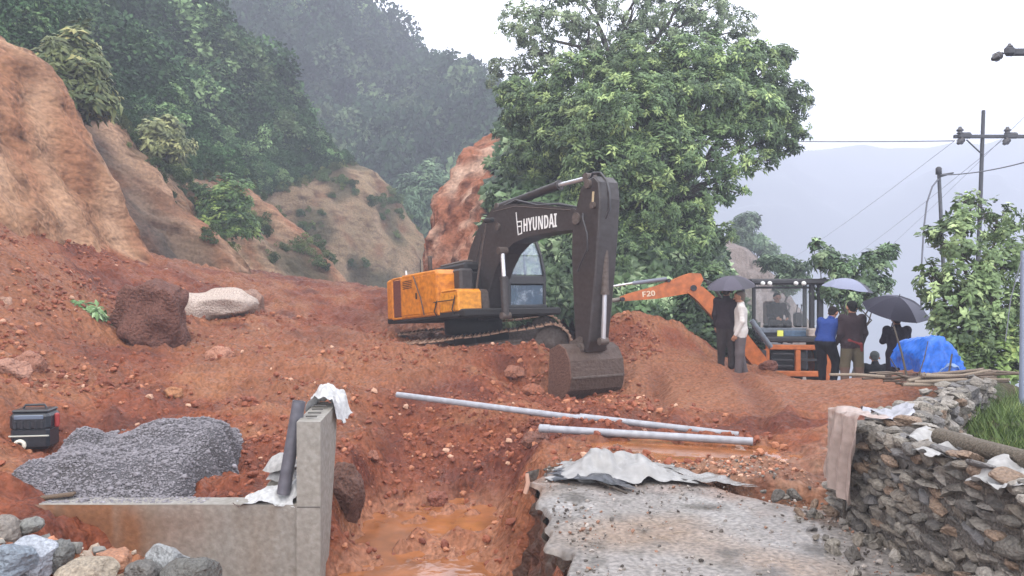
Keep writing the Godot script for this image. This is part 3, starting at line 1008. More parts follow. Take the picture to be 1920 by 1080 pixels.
# a leafy tree: blobs are (px, py, depth, radius in metres); leaves gather in the outer shell of every blob
func leafy_tree(called: String, label: String, root: Vector3, blobs: Array, sprig_size: float, per_m2: float, kinds: Array, dark: Color, mid: Color, light: Color, trunk_r: float, r: RandomNumberGenerator, category := "tree", forks := 0.45, gaps := -0.28) -> Node3D:
	var t := thing(called, label, category, root)
	var centre := Vector3.ZERO
	var where := []
	for b in blobs:
		var p := P(b[0], b[1], b[2]) - root
		where.append(p)
		centre += p
	centre /= blobs.size()
	var st := mb()
	var fork := Vector3(centre.x * 0.5, centre.y * forks, centre.z * 0.5)
	limb(st, Vector3(0, -0.3, 0), fork, trunk_r, trunk_r * 0.7, 0.25, 3)
	obj("trunk", done(st), M.bark, t)
	var sets := []
	var tints := []
	for k in kinds:
		sets.append([])
		tints.append([])
	for q in blobs.size():
		var c: Vector3 = where[q]
		var rad: float = blobs[q][3]
		var bs := mb()
		limb(bs, fork, c, trunk_r * 0.45, trunk_r * 0.10, 0.5, 20 + q)
		var tone := 1.0 + 0.35 * r.randf_range(-1, 1)
		for tw in 5:
			var e := c + Vector3(r.randfn(), r.randfn() * 0.7 + 0.3, r.randfn()).normalized() * rad * 0.85
			limb(bs, c - (c - fork).normalized() * rad * 0.5, e, trunk_r * 0.10, trunk_r * 0.03, 0.25, 60 + q * 5 + tw)
		obj("limb", done(bs), M.bark, t)
		var count := int(4.0 * PI * rad * rad * per_m2 * (float(blobs[q][4]) if blobs[q].size() > 4 else 1.0))
		for k in count:
			var n := Vector3(r.randfn(), r.randfn(), r.randfn()).normalized()
			var flat := Vector3(1, 0.78, 1)
			var hole := n3(c.x + n.x * rad, c.y + n.y * rad, c.z + n.z * rad, 1.1 / maxf(rad, 0.5))
			if hole < gaps: continue
			var p := c + n * flat * rad * (1.0 - 0.55 * pow(r.randf(), 1.7)) * (1.0 + 0.22 * hole)
			var up := (n + Vector3(0, 0.7, 0) + Vector3(r.randfn(), r.randfn(), r.randfn()) * 0.35).normalized()
			var w := r.randi() % kinds.size()
			sets[w].append(Transform3D(basis_to(up, sprig_size * r.randf_range(0.65, 1.25), r.randf() * TAU), p))
			tints[w].append(green(r, dark, mid, light) * tone)
	for w in kinds.size(): many("foliage", sprigs[kinds[w]], M.leaf, sets[w], tints[w], t)
	return t


func bush(called: String, label: String, at: Vector3, size: Vector3, count: int, sprig_size: float, kinds: Array, dark: Color, mid: Color, light: Color, r: RandomNumberGenerator, group := "") -> Node3D:
	var t := thing(called, label, "bush", at, 0.0, group)
	for k in 6:
		var st := mb()
		var e := Vector3(r.randf_range(-0.4, 0.4) * size.x, size.y * r.randf_range(0.4, 0.8), r.randf_range(-0.4, 0.4) * size.z)
		limb(st, Vector3(e.x * 0.2, -0.1, e.z * 0.2), e, 0.03, 0.01, 0.2, k)
		obj("stem", done(st), M.bark, t)
	var sets := []
	var tints := []
	for k in kinds:
		sets.append([])
		tints.append([])
	for k in count:
		var n := Vector3(r.randfn(), absf(r.randfn()), r.randfn()).normalized() * (1.0 - 0.5 * pow(r.randf(), 1.6))
		n *= 1.0 + 0.35 * n3(n.x * 1.5 + at.x, n.y * 1.5, n.z * 1.5, 1.2)
		var w := r.randi() % kinds.size()
		sets[w].append(Transform3D(basis_to((n + Vector3(0, 0.8, 0) + Vector3(r.randfn(), r.randfn(), r.randfn()) * 0.3).normalized(), sprig_size * r.randf_range(0.65, 1.25), r.randf() * TAU), n * size * Vector3(0.5, 1.0, 0.5)))
		tints[w].append(green(r, dark, mid, light))
	for w in kinds.size(): many("foliage", sprigs[kinds[w]], M.leaf, sets[w], tints[w], t)
	return t


func make_trees(r: RandomNumberGenerator) -> void:
	var dk := C(54, 72, 50, 0.9)
	var md := C(94, 116, 74, 1.0)
	var lt := C(158, 176, 112, 1.0)
	# creepers over the knoll
	var sets := [[], []]
	var tints := [[], []]
	for k in 6500:
		var j := int(r.randf() * 75)
		var i := int(r.randf() * 119)
		var p: Vector3 = mound_pts[j][i]
		if p.x < -0.75 + 0.10 * (p.y - 2.0) + 0.45 * n3(p.x, p.y, p.z, 0.9): continue
		var out := Vector3(0.15 * (p.x - 2.5), 0.6, 1.0).normalized()
		var w := 1 if r.randf() < 0.4 else 0
		var pale := smoothstep(0.0, 0.35, n3(p.x, p.y, p.z + 30, 0.35))
		sets[w].append(Transform3D(basis_to((out + Vector3(r.randfn(), r.randfn(), r.randfn()) * 0.4).normalized(), r.randf_range(0.35, 0.75), r.randf() * TAU), p + out * r.randf_range(0.05, 0.45)))
		tints[w].append(green(r, C(44, 62, 42, 1.0), C(76, 98, 64, 1.0), C(140, 158, 120, 1.0)) * (0.8 + 0.7 * pale))
	tag(many("creepers", sprigs[3], M.leaf, sets[0], tints[0]), "dark creepers hanging over the knoll behind the excavator", "creepers", "creepers on the knoll")
	tag(many("creepers", sprigs[0], M.leaf, sets[1], tints[1]), "dark creepers hanging over the knoll behind the excavator", "creepers", "creepers on the knoll")
	leafy_tree("broadleaf_tree", "large leaning broadleaf tree with dense dark crown on the knoll behind the excavator", P(1190, 480, 24), [
		[1010, 210, 24, 1.06], [1080, 165, 24, 1.32], [1180, 140, 23.5, 1.41], [1290, 130, 23.5, 1.32], [1390, 135, 24, 1.19], [1450, 190, 24, 1.06], [1468, 250, 24, 0.84], [1400, 215, 23, 1.14],
		[1300, 190, 22.5, 1.32], [1190, 215, 22, 1.41], [1090, 250, 22.5, 1.28], [1000, 295, 23.5, 0.88], [1130, 320, 22, 1.14], [1240, 300, 21.7, 1.14], [1340, 285, 22.5, 1.01, 0.28], [1425, 300, 24, 0.62, 0.28],
		[1300, 370, 22.5, 0.88, 0.28], [1365, 350, 23.5, 0.62, 0.28], [1210, 390, 22, 0.97], [1290, 450, 22.5, 0.88], [1355, 440, 23, 0.53, 0.28], [1180, 480, 22, 0.97], [1100, 400, 22.3, 0.88], [1320, 520, 22.5, 0.70], [960, 170, 25, 0.62, 0.55], [1465, 105, 25, 0.44]],
		0.29, 52.0, [0, 1, 2], dk, md, lt, 0.28, r, "tree", 0.45, -0.07)
	leafy_tree("tall_tree", "tall thin-leaved tree whose grey crown rises behind the dense broadleaf tree", P(1150, 430, 29), [
		[985, 45, 29, 1.1], [1060, 20, 29, 1.2], [1120, 60, 29, 1.2], [1190, 10, 29, 1.3], [1260, 40, 29, 1.3], [1330, 20, 29, 1.2], [1370, 60, 29, 1.0], [1010, 100, 29.5, 0.9], [1080, -50, 29, 1.4], [1220, -60, 29, 1.5], [1330, -50, 29, 1.2], [950, 140, 30, 0.9]],
		0.30, 14.0, [1, 0], C(84, 98, 76, 1.0), C(126, 142, 108, 1.0), C(170, 182, 144, 1.0), 0.22, r, "tree", 0.7, -0.05)
	leafy_tree("young_tree", "leafy young tree with dark stem beside the utility pole at the right", P(1845, 735, 13.2), [
		[1810, 400, 13.2, 0.42], [1790, 450, 13.0, 0.50], [1870, 410, 13.4, 0.45], [1760, 440, 13.3, 0.28], [1750, 520, 13.0, 0.42], [1830, 500, 13.0, 0.60], [1890, 480, 13.4, 0.50], [1790, 560, 12.8, 0.60], [1870, 560, 12.8, 0.60],
		[1765, 590, 13.0, 0.3], [1810, 620, 12.7, 0.55], [1900, 620, 13.0, 0.50], [1800, 655, 12.8, 0.35], [1910, 540, 13.2, 0.50], [1820, 370, 13.4, 0.20]],
		0.21, 27.0, [3, 4, 0], C(66, 82, 54, 0.9), C(104, 124, 80, 0.9), C(160, 178, 122, 0.9), 0.11, r, "tree", 0.3, -0.15)
	leafy_tree("sparse_tree", "small sparse tree standing behind the umbrellas and the loader cab", P(1600, 740, 19), [
		[1548, 480, 19, 0.42], [1580, 500, 19, 0.45], [1555, 540, 19, 0.4], [1640, 490, 19, 0.42], [1665, 470, 19, 0.25], [1620, 530, 19, 0.5], [1590, 560, 19, 0.45], [1530, 455, 19, 0.18], [1650, 530, 19, 0.3]],
		0.30, 24.0, [0, 3], C(62, 82, 58, 0.95), C(96, 120, 84, 0.95), C(140, 160, 118, 0.95), 0.05, r, "tree", 0.4)
	leafy_tree("low_tree", "low dark tree on the valley side left of the sparse tree", P(1480, 600, 30), [
		[1470, 495, 30, 0.5], [1495, 505, 30, 0.5], [1440, 490, 31, 0.4], [1480, 530, 30, 0.6]], 0.4, 18.0, [0, 1], C(60, 78, 60, 0.95), C(86, 106, 80, 0.95), C(120, 140, 108, 0.95), 0.06, r)
	leafy_tree("hazy_tree", "faint hazy tree at the edge of the dirt slope behind the loader", P(1395, 480, 60), [
		[1400, 415, 60, 1.0], [1385, 450, 60, 1.3], [1415, 450, 60, 0.9], [1440, 470, 60, 0.8], [1455, 490, 60, 0.7]], 0.8, 6.0, [0, 1], C(60, 78, 60, 0.95), C(86, 106, 80, 0.95), C(120, 140, 108, 0.95), 0.1, r)
	# bushes that stand out
	var g := [C(52, 76, 42, 0.95), C(86, 116, 62, 0.95), C(150, 172, 96, 0.95)]
	bush("leafy_bush", "bright green bush clinging to the middle of the cut slope", P(425, 440, 31.5), Vector3(2.4, 2.3, 2.0), 420, 0.45, [0, 1], g[0], g[1], g[2], r)
	bush("drooping_shrub", "yellowish drooping shrub at the lip of the nearest bare slope", P(130, 205, 24), Vector3(2.6, 2.4, 2.2), 420, 0.55, [0, 2], C(70, 84, 48, 0.95), C(104, 112, 68, 0.9), C(164, 158, 98, 0.9), r)
	bush("fern_clump", "pale fern-like clump on the second ridge of the cut slope", P(300, 290, 30.5), Vector3(2.2, 1.5, 1.8), 260, 0.5, [0, 2], C(78, 88, 56, 0.95), C(124, 130, 84, 0.95), C(190, 190, 130, 0.95), r)
	bush("misty_bush", "bluish bush at the end of the road behind the last bare ridge", P(800, 410, 66), Vector3(6.5, 4.2, 5), 420, 1.0, [0, 1], C(60, 84, 62, 0.95), C(92, 118, 86, 0.95), C(130, 152, 112, 0.95), r)
	bush("roadside_bush", "low bush below the loader boom between red mound and knoll", P(1330, 650, 19.5), Vector3(2.2, 1.7, 1.6), 420, 0.36, [0, 3], C(40, 58, 38, 0.9), C(66, 90, 56, 0.9), C(110, 134, 90, 0.9), r)
	bush("grassy_bush", "green undergrowth at the foot of the young tree at right", P(1845, 705, 12.9), Vector3(1.9, 0.9, 1.4), 300, 0.26, [0, 4], C(70, 90, 50, 0.95), C(112, 134, 74, 0.95), C(170, 186, 112, 0.95), r)
	bush("leafy_sprout", "fallen green sprout lying on the red mud left of the brown boulder", P(150, 596, 14.2), Vector3(1.0, 0.32, 0.6), 60, 0.3, [0, 2], C(80, 110, 66, 0.95), C(120, 150, 100, 0.95), C(170, 196, 150, 0.95), r)
	# grass on the bank
	var blade := mb()
	for k in 9:
		var a := k * 0.7
		var o := Vector3(cos(a), 0, sin(a)) * 0.05
		var tip := o + Vector3(cos(a * 1.7) * 0.09, 0.13 + 0.05 * sin(k * 3.0), sin(a * 1.7) * 0.09)
		tri(blade, o - Vector3(0.008, 0, 0), o + Vector3(0.008, 0, 0), tip)
	var gx := []
	var gc := []
	for k in 9000:
		var x := r.randf_range(3.2, 9.5)
		var z := r.randf_range(-14.0, -5.0)
		if x < 3.4 + maxf(0.0, -7.0 - z) * 0.9: continue
		gx.append(Transform3D(Basis().rotated(Vector3.UP, r.randf() * TAU).scaled(Vector3.ONE * r.randf_range(0.6, 1.4)), Vector3(x, height(x, z), z)))
		gc.append(green(r, C(74, 96, 52, 0.7), C(104, 126, 66, 0.7), C(146, 158, 88, 0.7)))
	tag(many("grass", done(blade), M.leaf, gx, gc), "bright green grass on the bank right of the stone walls", "grass")


# a crumpled sheet: an outline of four corners (or more points along two sides), sagged and creased
func sheet(a: Vector3, b: Vector3, c: Vector3, d: Vector3, nu: int, nv: int, bulge: Callable, crease: float, scale_: float, seed_: int, ragged := 0.0, floor_y := -99.0) -> ArrayMesh:
	var pts := PackedVector3Array()
	var n := (b - a).cross(d - a).normalized()
	if n.y < 0: n = -n
	for j in nv:
		for i in nu:
			var u := float(i) / (nu - 1)
			var v := float(j) / (nv - 1)
			if ragged > 0:
				u += ragged * n3(seed_, v * 4.0, 1) * (1.0 if u > 0.5 else -1.0) * absf(u - 0.5) * 2.0
				v += ragged * n3(seed_, u * 4.0, 7) * absf(v - 0.5) * 2.0
			var p := a.lerp(b, u).lerp(d.lerp(c, u), v)
			p += bulge.call(u, v)
			var w := 0.8 * n3(p.x, p.y * 0.5, p.z + seed_, scale_ * 0.6) + 0.45 * (0.25 - absf(n3(p.x + 5, p.y * 0.5, p.z * 0.7 + seed_, scale_ * 1.3))) + 0.06 * n3(p.x, p.y, p.z + seed_, scale_ * 5.0)
			p += n * crease * w * (1.0 if floor_y < -50 else 0.15 + 0.85 * smoothstep(0.0, 0.2, minf(minf(u, 1 - u), minf(v, 1 - v))))
			p.y = maxf(p.y, floor_y + 0.012 * n3(u * 5.0, v * 5.0, 3))
			pts.append(p)
	return grid(pts, nu, nv)


func drop(p: Vector3, lift := 0.0) -> Vector3:
	return Vector3(p.x, rough_height(p.x, p.z) + lift, p.z)


var gravel_domes := [Vector4(-3.68, -8.80, 0.27, 0.86), Vector4(-3.42, -8.7, 0.18, 0.70), Vector4(-4.68, -8.65, 0.22, 0.46), Vector4(-4.2, -8.1, 0.05, 1.0), Vector4(-3.45, -8.0, 0.06, 0.8)]


func gravel_height(x: float, z: float) -> float:
	var h := -0.35
	for g in gravel_domes:
		var q: float = Vector2(x - g.x, z - g.y).length() / g.w
		var e: float = (g.z * 1.25 * (1.0 - q) if q > 0.45 else g.z * 1.25 * (0.55 + 0.45 * (1.0 - pow(q / 0.45, 2.0)) * 0.42))
		var mix_ := maxf(0.08 - absf(h - e), 0.0) / 0.08
		h = maxf(h, e) + mix_ * mix_ * 0.02
	h = lerpf(-0.21, h, smoothstep(-7.02, -7.8, z))
	h = lerpf(h, -0.7, smoothstep(0.70, 1.22, absf(x + 3.92 - 0.1 * (z + 8.0)) + 0.08 * n3(x, 5, z, 2.0)))
	return h + 0.04 * n3(x, 2, z, 2.0) * smoothstep(-7.16, -7.5, z) + 0.015 * n3(x, 2, z, 7.0)


func make_trench_works() -> void:
	var conc := C(160, 157, 150, 0.78)
	# the concrete wall of the culvert with its upright end
	var w := thing("culvert_wall", "grey mud-stained concrete culvert wall with a raised end pillar", "concrete wall", Vector3(-1.75, -1.5, -7.1))
	M.wall = mat(conc, 0.75, tex(21, 0.03, Color(0.80, 0.78, 0.76), Color(1, 1, 1), FastNoiseLite.TYPE_SIMPLEX_SMOOTH, 6), 0.8, M.grit, 0.6)
	var nu := 60
	var nv := 24
	var pts := PackedVector3Array()
	var cols := PackedColorArray()
	for j in nv:          # the front with its rust-brown mud stains, a step where two pours met
		for i in nu:
			var x := lerpf(-4.6, -1.862, float(i) / (nu - 1))
			var y := lerpf(-1.6, -0.18, float(j) / (nv - 1))
			pts.append(Vector3(x, y, -6.95 + 0.008 * n3(x, y, 3, 1.5) + (0.012 if y > -0.36 else 0.0)) - w.position)
			var c := Color.WHITE
			var mud := 1.1 * smoothstep(-2.7, -3.6, x + 0.5 * n3(x, y, 1, 0.9)) + 0.6 * smoothstep(-0.8, -1.3, y + 0.25 * n3(x * 2.0, y, 4, 0.8))
			c = c.lerp(Color(0.95, 0.42, 0.18), clampf(mud, 0, 0.95))
			var run := clampf(n3(x * 5.0, y * 0.4, 2, 1.0) * 1.5, 0, 1)
			c = c.lerp(Color(0.95, 0.78, 0.64) * 0.85, run * 0.5)
			c = c.lerp(Color(1.15, 1.12, 1.08), clampf(n3(x * 4.0, y * 0.3, 20, 1.0) - 0.2, 0, 1) * 0.7)
			cols.append(c)
	obj("face", grid(pts, nu, nv, cols), M.wall, w)
	var st := mb()
	box(st, Vector3(-3.24, -0.89, -7.08) - w.position, Vector3(2.75, 1.42, 0.235), 0.015)
	obj("body", done(st), M.wall, w)
	st = mb()
	prism(st, PackedVector2Array([Vector2(6.9, -1.7), Vector2(7.14, -1.7), Vector2(7.2, -0.8), Vector2(7.52, 0.30), Vector2(7.56, 0.615), Vector2(6.9, 0.545)]), 0.205, 0.012, Transform3D(Basis(Vector3(0, 0, -1), Vector3.UP, Vector3(1, 0, 0)), Vector3(-1.755, 0, 0) - w.position))
	obj("pillar", done(st), M.wall, w)
	st = mb()          # the pour joints on the pillar
	for y in [-0.19]: box(st, Vector3(-1.755, y, -6.899) - w.position, Vector3(0.2, 0.008, 0.006), 0.002)
	for k in 5: box(st, Vector3(-1.755, 0.566 + 0.015 * k + 0.01, -7.0 - 0.11 * k) - w.position, Vector3(0.10 + 0.02 * (k % 2), 0.012, 0.02), 0.004)
	obj("joint", done(st), mat(C(96, 92, 88, 0.6), 0.9), w).set_meta("kind", "stuff")
	st = mb()
	for k in 9:
		var y := -0.55 + 0.09 * k
		tube(st, [Vector3(-1.66, y, -7.36 - 0.03 * k), Vector3(-1.60, y + 0.04 * n3(k, 1, 1), -7.40 - 0.03 * k), Vector3(-1.57, y - 0.06, -7.42 - 0.03 * k)], [0.006], 4)
	obj("wire_tie", done(st), mat(C(150, 124, 100, 0.7), 0.9), w).set_meta("kind", "stuff")
	# cloths and sacks
	M.cloth = mat(C(206, 206, 206, 0.88), 0.8, M.soft, 3.0)
	M.sack = mat(C(184, 182, 180, 0.82), 0.7, M.soft, 3.0)
	var cl := sheet(Vector3(-1.90, 0.61, -7.34), Vector3(-1.60, 0.61, -7.34), Vector3(-1.56, 0.66, -7.72), Vector3(-1.92, 0.66, -7.72), 30, 26, func(u, v): return Vector3(0, 0.05 * sin(PI * u) - 0.16 * smoothstep(0.82, 1.0, u) - 0.05 * smoothstep(0.15, 0, u), 0), 0.11, 6.0, 3, 0.06)
	tag(obj("white_cloth", cl, M.cloth), "crumpled white cloth draped over the top of the concrete pillar", "cloth")
	cl = sheet(Vector3(-2.42, -0.165, -6.90), Vector3(-1.88, -0.165, -6.93), Vector3(-1.88, -0.15, -7.3), Vector3(-2.36, -0.15, -7.3), 40, 26, func(u, v): return Vector3(0, 0.03 + 0.09 * smoothstep(0.7, 0.95, u) * sin(PI * v), 0), 0.10, 5.0, 13, 0.10)
	tag(obj("white_cloth", cl, M.cloth), "rumpled white cloth spread on the concrete wall below the sacks", "cloth")
	for k in 3:
		var sk := sheet(Vector3(-2.30, 0, -7.42), Vector3(-2.02, 0, -7.42), Vector3(-2.02, 0, -7.75), Vector3(-2.30, 0, -7.75), 24, 24, func(u, v): return Vector3(0, 0.11 * pow(sin(PI * clampf(u, 0, 1)) * sin(PI * clampf(v, 0, 1)), 0.4), 0), 0.035, 7.0, 23 + k)
		var bag := thing("cement_sack", ["lowest, greyer sack of the small stack beside the concrete pillar", "middle white sack of the small stack beside the concrete pillar", "topmost white sack of the small stack beside the concrete pillar"][k], "sack", Vector3(0.02 * (k % 2), -0.17 + 0.095 * k, 0.03 * k), 0.0, "sacks by the concrete pillar")
		obj("bag", sk, M.sack if k else mat(C(150, 144, 132, 0.8), 0.85, M.soft, 3.0), bag)
		st = mb()
		tube(st, [Vector3(-2.02, 0.02, -7.45), Vector3(-2.0, 0.03, -7.58), Vector3(-2.02, 0.02, -7.72)], [0.012], 5)
		obj("seam", done(st), M.cloth, bag)
	var a := P(531, 926, 7.02)
	var b := P(561, 752, 7.06)
	M.pvc_dark = mat(C(112, 112, 122, 0.75), 0.4, M.soft, 1.5)
	tag(obj("leaning_pipe", pipe_mesh(a, b, 0.058), M.pvc_dark), "dark grey plastic pipe leaning against the concrete pillar", "pipe")
	# gravel
	pts = PackedVector3Array()
	cols = PackedColorArray()
	nu = 130
	nv = 110
	for j in nv:
		for i in nu:
			var x := lerpf(-5.9, -1.9, float(i) / (nu - 1))
			var z := lerpf(-6.99, -10.2, float(j) / (nv - 1))
			pts.append(Vector3(x, gravel_height(x, z), z) - Vector3(-3.8, -0.3, -8.6))
			cols.append(C(138, 134, 140, 0.60).lerp(C(118, 112, 114, 0.58), clampf(0.4 + n3(x, 3, z, 1.5), 0, 1)))
	var heap := thing("gravel_heap", "two-humped heap of blue-grey gravel behind the concrete wall", "gravel heap", Vector3(-3.8, -0.3, -8.6))
	obj("heap", grid(pts, nu, nv, cols), M.gravel, heap)
	var chip := stone_mesh(5, 2, 5, 0.0)
	var xs := []
	var tint := []
	var r := RandomNumberGenerator.new()
	r.seed = 9
	for k in 46000:
		var x := r.randf_range(-5.8, -1.95)
		var z := -7.0 - 3.0 * pow(r.randf(), 1.2)
		var h := gravel_height(x, z)
		if z > -7.19: h = maxf(h, -0.185) if absf(x + 3.7) < 1.0 else -9.0
		if h < rough_height(x, z) - 0.02: continue
		if z > -7.19 and (r.randf() < 0.6 or x > -2.5 or x < -4.2): continue
		var s := 0.011 + 0.022 * pow(r.randf(), 3.0)
		if r.randf() < 0.002: s = 0.07
		xs.append(Transform3D(Basis.from_euler(Vector3(r.randf() * 6, r.randf() * 6, r.randf() * 6)).scaled(Vector3(s, s * 0.7, s)), Vector3(x, h + s * 0.2, z) - heap.position))
		var g := r.randf_range(0.72, 1.12)
		if r.randf() < 0.012: g = 1.6
		tint.append(C(142, 137, 142, 0.66) * g)
	many("gravel", chip, mat(Color.WHITE, 0.7), xs, tint, heap)
	# black container
	var at := hit(66, 843, 0.0, 8.3)
	at.y += 0.03
	var jc := thing("plastic_canister", "black box-shaped canister with white round cap beside the gravel heap", "canister", at, 0.15)
	var blk := mat(C(52, 56, 64, 0.8), 0.35, M.soft, 3.0)
	st = mb()
	box(st, Vector3(0, 0.12, 0), Vector3(0.40, 0.24, 0.30), 0.03)
	box(st, Vector3(0, 0.30, 0), Vector3(0.42, 0.20, 0.32), 0.04)
	obj("body", done(st), blk, jc)
	st = mb()
	box(st, Vector3(0, 0.415, 0), Vector3(0.38, 0.035, 0.28), 0.015)
	obj("lid", done(st), mat(C(40, 42, 48, 0.8), 0.3), jc)
	st = mb()
	box(st, Vector3(0, 0.355, 0.165), Vector3(0.30, 0.05, 0.02), 0.008)
	obj("top_panel", done(st), mat(C(104, 116, 134, 0.8), 0.3), jc)
	for k in 5:
		st = mb()
		box(st, Vector3(-0.14 + 0.07 * k, 0.27, 0.163), Vector3(0.03, 0.09, 0.012), 0.004)
		obj("rib", done(st), blk, jc)
	st = mb()
	box(st, Vector3(0, 0.150, 0.163), Vector3(0.41, 0.016, 0.02), 0.004)
	obj("strap", done(st), mat(C(190, 190, 180, 0.8), 0.6), jc)
	st = mb()
	lathe(st, [Vector2(0.03, 0.0), Vector2(0.032, 0.03), Vector2(0.05, 0.035), Vector2(0.066, 0.025), Vector2(0.066, 0.0)], Transform3D(Basis(Vector3.RIGHT, PI / 2), Vector3(-0.09, 0.05, 0.155)), 24)
	obj("cap", done(st), mat(C(226, 222, 206, 0.9), 0.5), jc)
	st = mb()
	tube(st, [Vector3(-0.12, 0.43, 0), Vector3(-0.10, 0.47, 0), Vector3(0.10, 0.47, 0), Vector3(0.12, 0.43, 0)], [0.013], 8)
	obj("handle", done(st), blk, jc)
	st = mb()
	box(st, Vector3(0.235, 0.30, 0.02), Vector3(0.05, 0.16, 0.05), 0.015)
	obj("tap", done(st), mat(C(160, 52, 48, 0.8), 0.5), jc)
	# plank on the mud at the left edge
	st = mb()
	a = P(-60, 950, 7.0)
	b = P(140, 926, 7.15)
	box(st, Vector3.ZERO, Vector3(a.distance_to(b), 0.025, 0.09), 0.006)
	var pl := obj("wooden_plank", done(st), mat(C(128, 104, 80, 0.7), 0.85, M.grit, 2.0), self, Transform3D(Basis(Quaternion(Vector3.RIGHT, (b - a).normalized())), (a + b) * 0.5))
	tag(pl, "narrow dark plank lying on mud at the left edge", "plank")
	cl = sheet(P(-30, 890, 7.9), P(20, 886, 7.9), P(18, 874, 8.2), P(-30, 872, 8.2), 16, 12, func(u, v): return Vector3.ZERO, 0.06, 8.0, 33, 0.1)
	tag(obj("white_scrap", cl, M.cloth), "small white plastic scrap at the left edge beside the gravel heap", "plastic scrap")


var rock_kinds := []


func place_stone(k: int, at: Vector3, size: Vector3, turn: Vector3, m: Material, called := "stone", parent: Node = self) -> MeshInstance3D:
	return obj(called, rock_kinds[k % rock_kinds.size()], m, parent, Transform3D(Basis.from_euler(turn).scaled_local(size), at))


func stone_wall(label: String, a: Vector3, b: Vector3, h0: float, h1: float, base0: float, base1: float, thick: float, group: String, seed_: int, unit: float) -> Node3D:
	# a and b: the two ends of the face on the ground plan; the body lies to the right of a -> b seen from above, away from the face
	var w := thing("stone_wall", label, "stone wall", a, 0.0, group)
	var r := RandomNumberGenerator.new()
	r.seed = seed_
	var along := (b - a)
	along.y = 0
	var len_ := along.length()
	along = along.normalized()
	var back := along.cross(Vector3.UP) * (1.0 if thick > 0 else -1.0)
	thick = absf(thick)
	var turn := Basis(along, Vector3.UP, along.cross(Vector3.UP))
	var yaw := turn.get_euler().y
	var st := mb()
	var n := 14
	for k in n:
		var t := 0.035 + 0.965 * (k + 0.5) / n
		var lo := lerpf(base0, base1, t)
		var hi := lerpf(h0, h1, t) - unit * 0.45
		box(st, along * len_ * t + back * (thick * 0.5) + Vector3(0, (lo + hi) * 0.5 - a.y, 0), Vector3(len_ / n + 0.002 * (k % 2), hi - lo, thick - unit * 0.5), 0.01, turn)
	obj("core", done(st), M.wall_core, w)
	var mats := M.wall_stones as Array
	var count := 0
	var y := 0.0
	var deep := 0.0
	while deep < 60:
		var row := unit * r.randf_range(0.45, 0.95)
		var x := -unit * (0.2 + 0.6 * r.randf())
		var any := false
		while x < len_ + unit * 0.4:
			var t := clampf(x / len_, 0, 1)
			var lo := lerpf(base0, base1, t)
			var hi := lerpf(h0, h1, t) + unit * 0.3 * n3(x, 3, seed_, 2.0)
			var wide := unit * r.randf_range(0.9, 2.6)
			var yy := lo + y + row * 0.5
			if yy < hi:
				any = true
				var tall := row * r.randf_range(0.95, 1.45)
				var p := along * (x + wide * 0.5) + back * (unit * 0.42 + 0.20 * unit * r.randf_range(-1, 1)) + Vector3(0, yy - a.y + unit * 0.16 * r.randf_range(-1, 1), 0)
				if count < 296:
					place_stone(r.randi() % 14, p, Vector3(wide * 1.22, tall * 1.3, unit * r.randf_range(1.2, 1.9)), Vector3(r.randf_range(-0.25, 0.25), yaw + r.randf_range(-0.25, 0.25), r.randf_range(-0.22, 0.22)), mats[r.randi() % mats.size()], "stone", w)
				count += 1
			x += wide * 0.95
		y += row * 0.92
		deep += 1
		if not any: break
	return w


